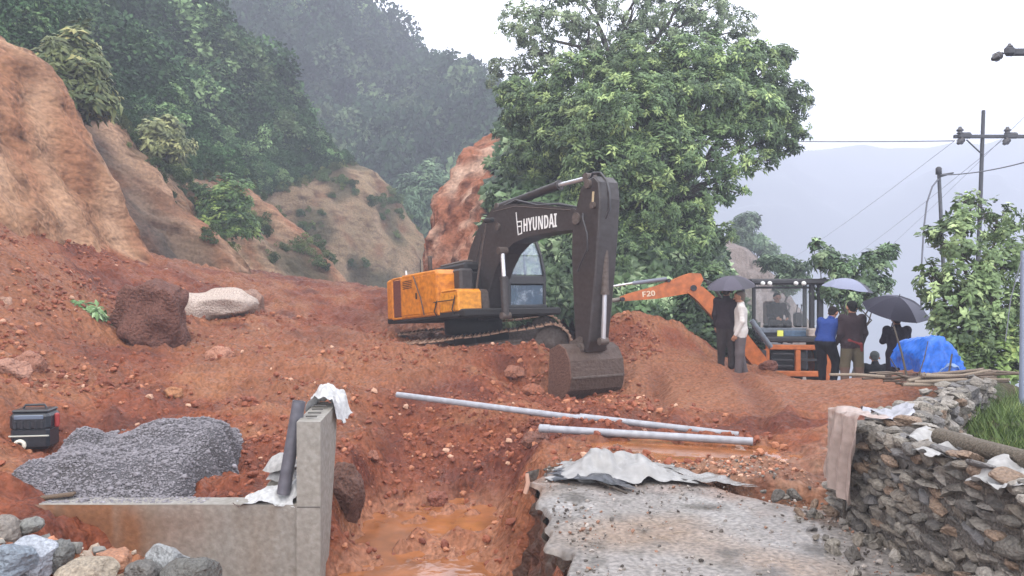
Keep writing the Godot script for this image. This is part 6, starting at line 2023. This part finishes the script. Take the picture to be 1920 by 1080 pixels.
	bx.call("sill_panel", co + Vector3(-0.09, 1.44, 0.42), Vector3(1.30, 0.12, 0.04), grey, 0.012, cab)
	bx.call("rear_panel", co + Vector3(0.22, 1.33, 0.48), Vector3(0.62, 0.22, 0.05), mat(C(96, 122, 150, 0.75), 0.45, grime, 1.5), 0.015, cab)
	bx.call("warning_plate", co + Vector3(-0.17, 1.36, 0.475), Vector3(0.14, 0.16, 0.03), mat(C(226, 226, 100, 0.9), 0.5), 0.006, cab)
	# boom and dipper, swung to the left in front of the cab
	var d := 18.2
	var fx := Transform3D(Basis(), P(1400, 540, d))
	var bt := Transform3D(Basis(), fx.origin - base)
	var st := mb()
	prism(st, outline([[1284, 546], [1302, 534], [1316, 538], [1346, 564], [1392, 618], [1432, 668], [1444, 700], [1428, 706], [1402, 676], [1366, 630], [1332, 592], [1304, 562]], fx, 0.0), 0.26, 0.02, bt)
	var bm := obj("boom", done(st), orange, t)
	st = mb()
	prism(st, outline([[1162, 557], [1176, 551], [1230, 536], [1262, 524], [1278, 517], [1293, 512], [1312, 513], [1317, 524], [1310, 538], [1299, 549], [1284, 551], [1230, 560], [1164, 565]], fx, 0.0), 0.22, 0.02, bt)
	var dp := obj("dipper", done(st), orange, t)
	for q in [[1298, 540, 0.07, bm], [1166, 561, 0.05, dp], [1252, 526, 0.04, dp]]:
		st = mb()
		var c := on_plane(q[0], q[1], fx, 0.0)
		bar(st, bt * v3(c, -0.17), bt * v3(c, 0.17), q[2], 14)
		obj("pin", done(st), dark, q[3])
	var font := SystemFont.new()
	font.font_names = PackedStringArray(["Droid Sans"])
	font.font_weight = 800
	var tm := TextMesh.new()
	tm.text = "F20"
	tm.font = font
	tm.font_size = 64
	tm.pixel_size = 0.12 / 64.0 * 1.38
	tm.depth = 0.006
	obj("lettering", tm, mat(C(222, 204, 180, 0.85), 0.6), dp, bt * Transform3D(Basis(Vector3.BACK, 0.10).scaled_local(Vector3(1.15, 1, 1)), v3(on_plane(1216, 551, fx, 0.11), 0.115)))
	st = mb()
	bar(st, bt * v3(on_plane(1250, 523, fx, 0), 0.0), bt * v3(on_plane(1186, 531, fx, 0), 0.0), 0.045, 12)
	var cy := obj("dipper_cylinder", done(st), mat(C(120, 124, 138, 0.75), 0.45), t)
	st = mb()
	bar(st, bt * v3(on_plane(1186, 531, fx, 0), 0.0), bt * v3(on_plane(1128, 540, fx, 0), 0.0), 0.026, 10)
	obj("rod", done(st), M.chrome, cy)
	st = mb()
	bar(st, bt * v3(on_plane(1164, 561, fx, 0), 0.0), bt * v3(on_plane(1128, 566, fx, 0), 0.0), 0.05, 10)
	bar(st, bt * v3(on_plane(1130, 536, fx, 0), 0.0), bt * v3(on_plane(1122, 572, fx, 0), 0.0), 0.05, 10)
	obj("bucket_linkage", done(st), mat(C(140, 130, 120, 0.7), 0.6), t)
	# small digging bucket behind the excavator's arm
	st = mb()
	prism(st, outline([[1124, 560], [1112, 558], [1090, 572], [1082, 596], [1094, 612], [1112, 612]], fx, 0.0), 0.55, 0.02, bt)
	obj("bucket", done(st), dark, t)
	# boom ram and hoses above the boom foot
	st = mb()
	bar(st, bt * v3(on_plane(1404, 600, fx, 0), 0.2), bt * v3(on_plane(1440, 650, fx, 0), 0.2), 0.06, 12)
	obj("boom_cylinder", done(st), grey, t)
	for k in 3:
		st = mb()
		tube(st, [bt * v3(on_plane(1318, 524, fx, 0), 0.05 * k), bt * v3(on_plane(1334, 538 - 4 * k, fx, 0), 0.05 * k), bt * v3(on_plane(1352, 560, fx, 0), 0.05 * k), bt * v3(on_plane(1400, 612, fx, 0), 0.05 * k)], [0.016], 6)
		obj("hose", done(st), M.hose, bm)
	# stabiliser legs
	for x in [-0.62, 0.86]:
		st = mb()
		box(st, Vector3(x, 0.55, 0.72), Vector3(0.15, 0.9, 0.15), 0.02)
		box(st, Vector3(x, 0.12, 0.72), Vector3(0.36, 0.06, 0.34), 0.02)
		obj("stabiliser_leg", done(st), orange if x > 0 else dark, t, yaw)


# ------------------------------------------------------------------ people
# bones: [a, b, radius at a, radius at b, colour]; the field of tapered capsules, joined softly, is meshed as surface nets
func body_mesh(bones: Array, cell: float, soft: float, into: SurfaceTool, split := []) -> void:
	var lo := Vector3.INF
	var hi := -Vector3.INF
	for b in bones:
		var m := maxf(b[2], b[3]) + soft + cell * 2
		for p in [b[0], b[1]]:
			lo = lo.min(p - Vector3(m, m, m))
			hi = hi.max(p + Vector3(m, m, m))
	var n := Vector3i(((hi - lo) / cell).ceil()) + Vector3i.ONE
	var field := PackedFloat32Array()
	field.resize(n.x * n.y * n.z)
	field.fill(1.0)
	var best := PackedFloat32Array()
	best.resize(field.size())
	best.fill(9.0)
	var who := PackedByteArray()
	who.resize(field.size())
	for q in bones.size():
		var b = bones[q]
		var a0: Vector3 = b[0]
		var ab: Vector3 = b[1] - b[0]
		var ll := maxf(ab.length_squared(), 1e-9)
		var m := maxf(b[2], b[3]) + soft + cell * 2
		var p0 := Vector3i(((a0.min(b[1]) - Vector3(m, m, m) - lo) / cell).floor()).clamp(Vector3i.ZERO, n - Vector3i.ONE)
		var p1 := Vector3i(((a0.max(b[1]) + Vector3(m, m, m) - lo) / cell).ceil()).clamp(Vector3i.ZERO, n - Vector3i.ONE)
		var r0: float = b[2]
		var r1: float = b[3]
		for z in range(p0.z, p1.z + 1):
			for y in range(p0.y, p1.y + 1):
				var k := (z * n.y + y) * n.x + p0.x
				for x in range(p0.x, p1.x + 1):
					var p := lo + Vector3(x, y, z) * cell
					var t := clampf((p - a0).dot(ab) / ll, 0.0, 1.0)
					var d := p.distance_to(a0 + ab * t) - lerpf(r0, r1, t)
					if d < best[k]:
						best[k] = d
						who[k] = q
					var f := field[k]
					var h := maxf(soft - absf(f - d), 0.0) / soft
					field[k] = minf(f, d) - h * h * soft * 0.25
					k += 1
	var at := PackedInt32Array()
	at.resize(field.size())
	at.fill(-1)
	var verts := []
	var cols := []
	var sx := 1
	var sy := n.x
	var sz := n.x * n.y
	var steps := [0, sx, sy, sx + sy, sz, sx + sz, sy + sz, sx + sy + sz]
	var corner := [Vector3(0, 0, 0), Vector3(1, 0, 0), Vector3(0, 1, 0), Vector3(1, 1, 0), Vector3(0, 0, 1), Vector3(1, 0, 1), Vector3(0, 1, 1), Vector3(1, 1, 1)]
	var edges := [[0, 1], [2, 3], [4, 5], [6, 7], [0, 2], [1, 3], [4, 6], [5, 7], [0, 4], [1, 5], [2, 6], [3, 7]]
	for z in n.z - 1:
		for y in n.y - 1:
			for x in n.x - 1:
				var k := z * sz + y * sy + x
				var f0 := field[k]
				if absf(f0) > cell * 2.2: continue
				var sum := Vector3.ZERO
				var c := 0
				for e in edges:
					var fa := field[k + steps[e[0]]]
					var fb := field[k + steps[e[1]]]
					if (fa < 0) != (fb < 0):
						sum += (corner[e[0]] as Vector3).lerp(corner[e[1]], fa / (fa - fb))
						c += 1
				if c:
					at[k] = verts.size()
					verts.append(lo + (Vector3(x, y, z) + sum / c) * cell)
					cols.append(bones[who[k]][4] if split.is_empty() or bones[who[k]].size() < 6 else split[1] if verts[-1].y > split[0] + 0.012 * n3(verts[-1].x * 9.0, 1, verts[-1].z * 9.0) else split[2])
	into.set_smooth_group(1)
	var put := func(a: int, b: int, c: int, d: int, flip: bool) -> void:
		if a < 0 or b < 0 or c < 0 or d < 0: return
		for i in ([a, b, c, a, c, d] if not flip else [a, c, b, a, d, c]):
			into.set_color(cols[i])
			into.add_vertex(verts[i])
	for z in range(1, n.z - 1):
		for y in range(1, n.y - 1):
			for x in range(1, n.x - 1):
				var k := z * sz + y * sy + x
				var s := field[k] < 0
				if (field[k + sx] < 0) != s: put.call(at[k], at[k - sy], at[k - sy - sz], at[k - sz], s)
				if (field[k + sy] < 0) != s: put.call(at[k], at[k - sz], at[k - sx - sz], at[k - sx], s)
				if (field[k + sz] < 0) != s: put.call(at[k], at[k - sx], at[k - sx - sy], at[k - sy], s)
	into.set_color(Color.WHITE)


# pose: joint name -> point, for a person 1.70 m tall who faces +z; what is not given keeps the standing pose
func person(label: String, at: Vector3, yaw: float, tall: float, col: Dictionary, pose := {}) -> Node3D:
	var t := thing("person", label, "person", at, yaw, "people watching the digging")
	var j := {"pelvis": Vector3(0, 0.93, 0), "chest": Vector3(0, 1.30, 0.0), "neck": Vector3(0, 1.45, 0.0), "head": Vector3(0, 1.575, 0.025),
		"shl": Vector3(0.185, 1.385, 0), "shr": Vector3(-0.185, 1.385, 0), "ell": Vector3(0.235, 1.11, -0.02), "elr": Vector3(-0.235, 1.11, -0.02), "wrl": Vector3(0.235, 0.87, 0.05), "wrr": Vector3(-0.235, 0.87, 0.05),
		"hil": Vector3(0.09, 0.90, 0), "hir": Vector3(-0.09, 0.90, 0), "knl": Vector3(0.105, 0.49, 0.02), "knr": Vector3(-0.105, 0.49, 0.02), "anl": Vector3(0.11, 0.08, -0.03), "anr": Vector3(-0.11, 0.08, -0.03),
		"tol": Vector3(0.135, 0.045, 0.13), "tor": Vector3(-0.135, 0.045, 0.13)}
	j.merge(pose, true)
	var s := tall / 1.70
	for k in j: j[k] = j[k] * s
	var shirt: Color = col.shirt
	var pants: Color = col.pants
	var skin: Color = col.skin
	var shoe: Color = col.shoe
	var side: Vector3 = (j.shl - j.shr).normalized() * s
	var hip: Vector3 = (j.hil - j.hir).normalized() * s
	var low: Vector3 = j.pelvis.lerp(j.chest, 0.12)
	var bones := [
		[low + hip * 0.055, j.chest + side * 0.075, 0.115 * s, 0.125 * s, shirt], [low - hip * 0.055, j.chest - side * 0.075, 0.115 * s, 0.125 * s, shirt],
		[j.pelvis + hip * 0.06, low + hip * 0.055, 0.122 * s, 0.118 * s, shirt, 1], [j.pelvis - hip * 0.06, low - hip * 0.055, 0.122 * s, 0.118 * s, shirt, 1],
		[j.chest, j.neck, 0.11 * s, 0.062 * s, shirt], [j.neck, j.head - (j.head - j.neck) * 0.3, 0.058 * s, 0.055 * s, skin],
		[j.chest + side * 0.10, j.shl, 0.10 * s, 0.078 * s, shirt], [j.chest - side * 0.10, j.shr, 0.10 * s, 0.078 * s, shirt],
		[j.shl, j.ell, 0.070 * s, 0.052 * s, shirt], [j.shr, j.elr, 0.070 * s, 0.052 * s, shirt], [j.ell, j.wrl, 0.052 * s, 0.038 * s, col.get("sleeve", shirt)], [j.elr, j.wrr, 0.052 * s, 0.038 * s, col.get("sleeve", shirt)],
		[j.hil, j.knl, 0.118 * s, 0.088 * s, pants, 1], [j.hir, j.knr, 0.118 * s, 0.088 * s, pants, 1], [j.knl, j.anl, 0.086 * s, 0.066 * s, col.get("calf", pants)], [j.knr, j.anr, 0.086 * s, 0.066 * s, col.get("calf", pants)],
		[j.pelvis + hip * 0.07, j.pelvis - hip * 0.07, 0.118 * s, 0.118 * s, pants, 1],
		[j.anl, j.tol, 0.048 * s, 0.036 * s, shoe], [j.anr, j.tor, 0.048 * s, 0.036 * s, shoe]]
	var st := mb()
	body_mesh(bones, 0.017, 0.045 * s, st, [j.pelvis.y - float(col.get("hem", 0.02)), shirt, pants])
	# head: skull, jaw, nose, ears; its own finer grid
	var up: Vector3 = (j.head - j.neck).normalized()
	var fwd: Vector3 = (col.get("look", Vector3(0, 0, 1)) as Vector3)
	fwd = (fwd - up * fwd.dot(up)).normalized()
	var rt := up.cross(fwd)
	var h: Vector3 = j.head
	var face := [[h + up * 0.035 * s + fwd * 0.015 * s, h + up * 0.035 * s - fwd * 0.025 * s, 0.083 * s, 0.085 * s, skin], [h - up * 0.045 * s + fwd * 0.035 * s, h - up * 0.01 * s + fwd * 0.02 * s, 0.052 * s, 0.068 * s, skin],
		[h + fwd * 0.085 * s + up * 0.02 * s, h + fwd * 0.112 * s - up * 0.012 * s, 0.010 * s, 0.014 * s, skin],
		[h - up * 0.048 * s + fwd * 0.083 * s + rt * 0.018 * s, h - up * 0.048 * s + fwd * 0.083 * s - rt * 0.018 * s, 0.009 * s, 0.009 * s, skin * 0.7],
		[h + rt * 0.033 * s + up * 0.022 * s + fwd * 0.080 * s, h + rt * 0.034 * s + up * 0.022 * s + fwd * 0.082 * s, 0.012 * s, 0.012 * s, C(40, 30, 28)], [h - rt * 0.033 * s + up * 0.022 * s + fwd * 0.080 * s, h - rt * 0.034 * s + up * 0.022 * s + fwd * 0.082 * s, 0.012 * s, 0.012 * s, C(40, 30, 28)],
		[h + rt * 0.083 * s + up * 0.02 * s, h + rt * 0.090 * s - up * 0.02 * s - fwd * 0.01 * s, 0.018 * s, 0.014 * s, skin], [h - rt * 0.083 * s + up * 0.02 * s, h - rt * 0.090 * s - up * 0.02 * s - fwd * 0.01 * s, 0.018 * s, 0.014 * s, skin]]
	body_mesh(face, 0.0085, 0.014, st)
	# hands: a palm, four unequal curled fingers and a thumb from the side of the palm
	for q in [["ell", "wrl", 1.0], ["elr", "wrr", -1.0]]:
		var w: Vector3 = j[q[1]]
		var d: Vector3 = (w - j[q[0]]).normalized()
		var inw := (Vector3(-q[2], 0, 0) - d * d.dot(Vector3(-q[2], 0, 0))).normalized()
		var across := d.cross(inw).normalized()
		var palm := w + d * 0.075 * s
		var hand := [[w, palm + across * 0.016 * s, 0.026 * s, 0.024 * s, skin], [w, palm - across * 0.016 * s, 0.026 * s, 0.024 * s, skin]]
		for f in 4:
			var root: Vector3 = palm + across * (0.030 - 0.020 * f) * s + d * 0.015 * s
			var len_: float = [0.058, 0.066, 0.062, 0.048][f] * s
			var mid := root + (d * 0.9 + inw * 0.35).normalized() * len_ * 0.55
			hand.append([root, mid, 0.0100 * s, 0.0092 * s, skin])
			hand.append([mid, mid + (d * 0.5 + inw * 0.85).normalized() * len_ * 0.5, 0.0092 * s, 0.0080 * s, skin])
		var th: Vector3 = w + d * 0.03 * s + across * 0.026 * s
		hand.append([th, th + (d * 0.7 + across * 0.7 + inw * 0.3).normalized() * 0.038 * s, 0.013 * s, 0.011 * s, skin])
		hand.append([th + (d * 0.7 + across * 0.7 + inw * 0.3).normalized() * 0.038 * s, th + (d * 0.7 + across * 0.7 + inw * 0.3).normalized() * 0.038 * s + (d + inw * 0.3).normalized() * 0.03 * s, 0.011 * s, 0.009 * s, skin])
		body_mesh(hand, 0.0048, 0.006, st)
	obj("body", done(st), M.cloth_plain, t)
	# hair or a cap, as a shell of its own
	st = mb()
	var hair: Color = col.hair
	body_mesh([[h + up * 0.052 * s - fwd * 0.008 * s, h + up * 0.045 * s - fwd * 0.032 * s, 0.086 * s, 0.090 * s, hair], [h + up * 0.02 * s - fwd * 0.045 * s, h - up * 0.03 * s - fwd * 0.045 * s, 0.075 * s, 0.058 * s, hair]], 0.0095, 0.02, st)
	obj("cap" if col.get("cap", false) else "hair", done(st), M.cloth_plain, t)
	if col.has("sash"):
		st = mb()
		body_mesh([[j.pelvis + Vector3(0.11, 0.05, -0.10) * s, j.pelvis + Vector3(-0.10, -0.02, -0.12) * s, 0.035 * s, 0.026 * s, col.sash], [j.pelvis + Vector3(-0.10, -0.02, -0.12) * s, j.pelvis + Vector3(-0.13, -0.14, -0.10) * s, 0.032 * s, 0.022 * s, col.sash]], 0.012, 0.03, st)
		obj("cloth_tied_at_waist", done(st), M.cloth_plain, t)
	return t


func umbrella(label: String, top: Vector3, tilt: Vector3, radius: float, tone: Color, tone2: Color, grip: float) -> void:
	var t := thing("umbrella", label, "umbrella", top, 0.0, "umbrellas held by the onlookers")
	t.rotation = tilt
	var m1 := mat(tone, 0.75, null, 1, null, 1, 0, 0.3)
	m1.backlight_enabled = true
	m1.backlight = tone.linear_to_srgb() * 0.25
	var m2 := mat(tone2, 0.7)
	for g in 8:
		var pts := PackedVector3Array()
		var nu := 9
		var nv := 12
		for jv in nv:
			var v := float(jv) / (nv - 1)
			for i in nu:
				var u := float(i) / (nu - 1)
				var a := TAU * (g + u) / 8.0
				var pull := 1.0 - 0.10 * sin(PI * u) * v * v
				var rad := radius * v * pull
				var y := -0.44 * radius * pow(v, 2.1) - 0.03 * radius * sin(PI * u) * v
				pts.append(Vector3(cos(a) * rad, y, sin(a) * rad))
		obj("canopy_panel", grid(pts, nu, nv), m2 if g % 4 == 1 else m1, t)
	var st := mb()
	bar(st, Vector3(0, 0.06, 0), Vector3(0, -grip, 0), 0.007, 8)
	obj("shaft", done(st), M.steel, t)
	for g in 8:
		st = mb()
		var a := TAU * g / 8.0
		var pp := []
		for k in 6:
			var v := k / 5.0
			pp.append(Vector3(cos(a) * radius * v, -0.44 * radius * pow(v, 2.1) - 0.008, sin(a) * radius * v))
		tube(st, pp, [0.004], 4)
		tube(st, [Vector3(cos(a) * radius * 0.5, -0.44 * radius * pow(0.5, 2.1) - 0.01, sin(a) * radius * 0.5), Vector3(0, -0.36, 0)], [0.003], 4)
		obj("rib", done(st), M.steel, t)
	st = mb()
	tube(st, [Vector3(0, -grip + 0.08, 0), Vector3(0, -grip - 0.03, 0), Vector3(0.025, -grip - 0.06, 0), Vector3(0.05, -grip - 0.03, 0)], [0.013], 8)
	obj("handle", done(st), M.dark_steel, t)


func stand(px: float, d: float, y: float) -> Vector3:
	var p := P(px, y, d)
	return Vector3(p.x, rough_height(p.x, p.z), p.z)


func make_people() -> void:
	M.steel = mat(C(92, 94, 100, 0.8), 0.5, M.soft, 1.0, null, 1.0, 0.3)
	M.dark_steel = mat(C(52, 52, 58, 0.8), 0.55)
	M.cloth_plain = mat(Color.WHITE, 0.85, null, 1.0, tex(41, 0.03, Color.BLACK, Color.WHITE), 1.2, 0.0, 0.3)
	var skin := C(176, 130, 104, 0.75)
	var black := C(38, 34, 34, 0.8)
	person("person in a dark jacket and dark trousers under the grey umbrella beside the white-shirted one", stand(1362, 16.0, 697), deg_to_rad(150), 1.68,
		{"shirt": C(62, 50, 56, 0.62), "pants": C(70, 62, 62, 0.62), "skin": skin, "shoe": C(96, 80, 70, 0.7), "hair": C(86, 76, 70, 0.6), "hem": 0.10},
		{"wrr": Vector3(-0.16, 1.20, 0.26), "elr": Vector3(-0.25, 1.10, 0.08), "anl": Vector3(0.12, 0.08, 0.04), "tol": Vector3(0.15, 0.045, 0.20)})
	person("person in a white long-sleeved shirt and grey trousers seen from the side", stand(1389, 15.7, 700), deg_to_rad(-105), 1.70,
		{"shirt": C(206, 200, 196, 0.85), "pants": C(108, 100, 102, 0.7), "skin": skin, "shoe": C(120, 100, 86, 0.7), "hair": C(112, 100, 94, 0.7), "hem": 0.12},
		{"anl": Vector3(0.10, 0.08, 0.06), "tol": Vector3(0.12, 0.045, 0.22), "anr": Vector3(-0.10, 0.08, -0.08), "tor": Vector3(-0.12, 0.045, 0.08), "wrl": Vector3(0.22, 0.86, 0.10)})
	var drv := P(1455, 540, 19.75)
	drv.y = 0.30
	person("driver in black sitting in the loader's cab behind the glass", drv, deg_to_rad(6), 1.62, {"shirt": C(26, 25, 28, 0.5), "pants": C(60, 56, 56, 0.7), "skin": skin, "shoe": black, "hair": C(30, 26, 26)},
		{"pelvis": Vector3(0, 0.58, 0), "chest": Vector3(0, 0.93, 0.02), "neck": Vector3(0, 1.08, 0.03), "head": Vector3(0, 1.205, 0.06), "shl": Vector3(0.185, 1.01, 0.02), "shr": Vector3(-0.185, 1.01, 0.02), "ell": Vector3(0.25, 0.78, 0.12), "elr": Vector3(-0.25, 0.78, 0.12),
		"wrl": Vector3(0.16, 0.70, 0.32), "wrr": Vector3(-0.14, 0.70, 0.32), "hil": Vector3(0.09, 0.56, 0.02), "hir": Vector3(-0.09, 0.56, 0.02), "knl": Vector3(0.12, 0.56, 0.44), "knr": Vector3(-0.12, 0.56, 0.44), "anl": Vector3(0.12, 0.14, 0.46), "anr": Vector3(-0.12, 0.14, 0.46), "tol": Vector3(0.13, 0.10, 0.62), "tor": Vector3(-0.13, 0.10, 0.62)})
	person("person in a blue top and black trousers leaning forward beside the loader", stand(1553, 15.4, 726), deg_to_rad(128), 1.66,
		{"shirt": C(44, 66, 132, 0.75), "pants": C(36, 34, 40, 0.65), "skin": skin, "shoe": C(60, 40, 36, 0.6), "hair": C(34, 30, 32), "look": Vector3(0, -0.4, 1), "hem": -0.03},
		{"pelvis": Vector3(0, 0.88, -0.12), "chest": Vector3(0, 1.20, 0.02), "neck": Vector3(0, 1.33, 0.10), "head": Vector3(0, 1.44, 0.17), "shl": Vector3(0.185, 1.28, 0.05), "shr": Vector3(-0.185, 1.28, 0.05), "ell": Vector3(0.27, 1.02, 0.08), "elr": Vector3(-0.27, 1.02, 0.08), "wrl": Vector3(0.17, 0.88, 0.24), "wrr": Vector3(-0.17, 0.88, 0.24),
		"hil": Vector3(0.09, 0.86, -0.12), "hir": Vector3(-0.09, 0.86, -0.12), "knl": Vector3(0.12, 0.48, -0.02), "knr": Vector3(-0.14, 0.48, 0.06)})
	person("person in a dark brown jacket and olive trousers, back turned, red cloth at the waist", stand(1598, 15.2, 728), deg_to_rad(184), 1.74,
		{"shirt": C(64, 54, 58, 0.62), "pants": C(108, 100, 80, 0.7), "calf": C(122, 100, 88, 0.7), "skin": skin, "shoe": C(120, 92, 78, 0.7), "hair": C(28, 25, 26), "sash": C(140, 58, 56, 0.7), "hem": 0.10},
		{"anl": Vector3(0.15, 0.08, -0.02), "tol": Vector3(0.19, 0.045, 0.13), "anr": Vector3(-0.16, 0.08, -0.02), "tor": Vector3(-0.2, 0.045, 0.13), "knl": Vector3(0.13, 0.49, 0.03), "knr": Vector3(-0.14, 0.49, 0.03), "wrl": Vector3(0.25, 0.90, 0.12), "wrr": Vector3(-0.25, 0.90, 0.12)})
	person("person in black crouching between the brown jacket and the black umbrella", stand(1642, 15.5, 722), deg_to_rad(165), 1.66,
		{"shirt": C(40, 38, 46, 0.65), "pants": C(38, 38, 48, 0.65), "skin": skin, "shoe": C(46, 40, 40, 0.6), "hair": C(96, 102, 100, 0.7), "cap": true, "look": Vector3(0, -0.4, 1)},
		{"pelvis": Vector3(0, 0.26, -0.16), "chest": Vector3(0, 0.58, 0.0), "neck": Vector3(0, 0.72, 0.06), "head": Vector3(0, 0.83, 0.12), "shl": Vector3(0.185, 0.65, 0.02), "shr": Vector3(-0.185, 0.65, 0.02), "ell": Vector3(0.25, 0.48, 0.22), "elr": Vector3(-0.25, 0.48, 0.22), "wrl": Vector3(0.10, 0.44, 0.42), "wrr": Vector3(-0.10, 0.44, 0.42),
		"hil": Vector3(0.09, 0.25, -0.14), "hir": Vector3(-0.09, 0.25, -0.14), "knl": Vector3(0.17, 0.46, 0.22), "knr": Vector3(-0.17, 0.46, 0.22), "anl": Vector3(0.14, 0.08, 0.06), "anr": Vector3(-0.14, 0.08, 0.06), "tol": Vector3(0.17, 0.045, 0.22), "tor": Vector3(-0.17, 0.045, 0.22)})
	person("person in dark clothes whose head is hidden by the tilted black umbrella", stand(1682, 15.0, 715), deg_to_rad(175), 1.66,
		{"shirt": C(40, 36, 44, 0.65), "pants": C(48, 42, 52, 0.65), "skin": skin, "shoe": C(52, 46, 46, 0.6), "hair": C(30, 28, 30), "hem": 0.08},
		{"ell": Vector3(0.24, 1.16, 0.08), "wrl": Vector3(0.08, 1.22, 0.26), "elr": Vector3(-0.24, 1.16, 0.08), "wrr": Vector3(-0.06, 1.20, 0.26)})
	umbrella("dark grey umbrella with a pale top held over the dark-jacketed person", P(1370, 517, 15.85), Vector3(0.10, 0.2, 0.12), 0.50, C(96, 92, 104, 0.7), C(62, 58, 68, 0.7), 0.62)
	umbrella("bluish grey umbrella behind the brown jacket, before the sparse tree", P(1592, 522, 16.3), Vector3(0.12, 0.5, -0.10), 0.50, C(146, 150, 172, 0.75), C(70, 70, 84, 0.7), 0.62)
	umbrella("large black umbrella tilted towards the camera beside the blue tarpaulin", P(1686, 557, 14.7), Vector3(0.36, 0.2, 0.0), 0.60, C(50, 48, 62, 0.7), C(92, 92, 108, 0.7), 0.60)
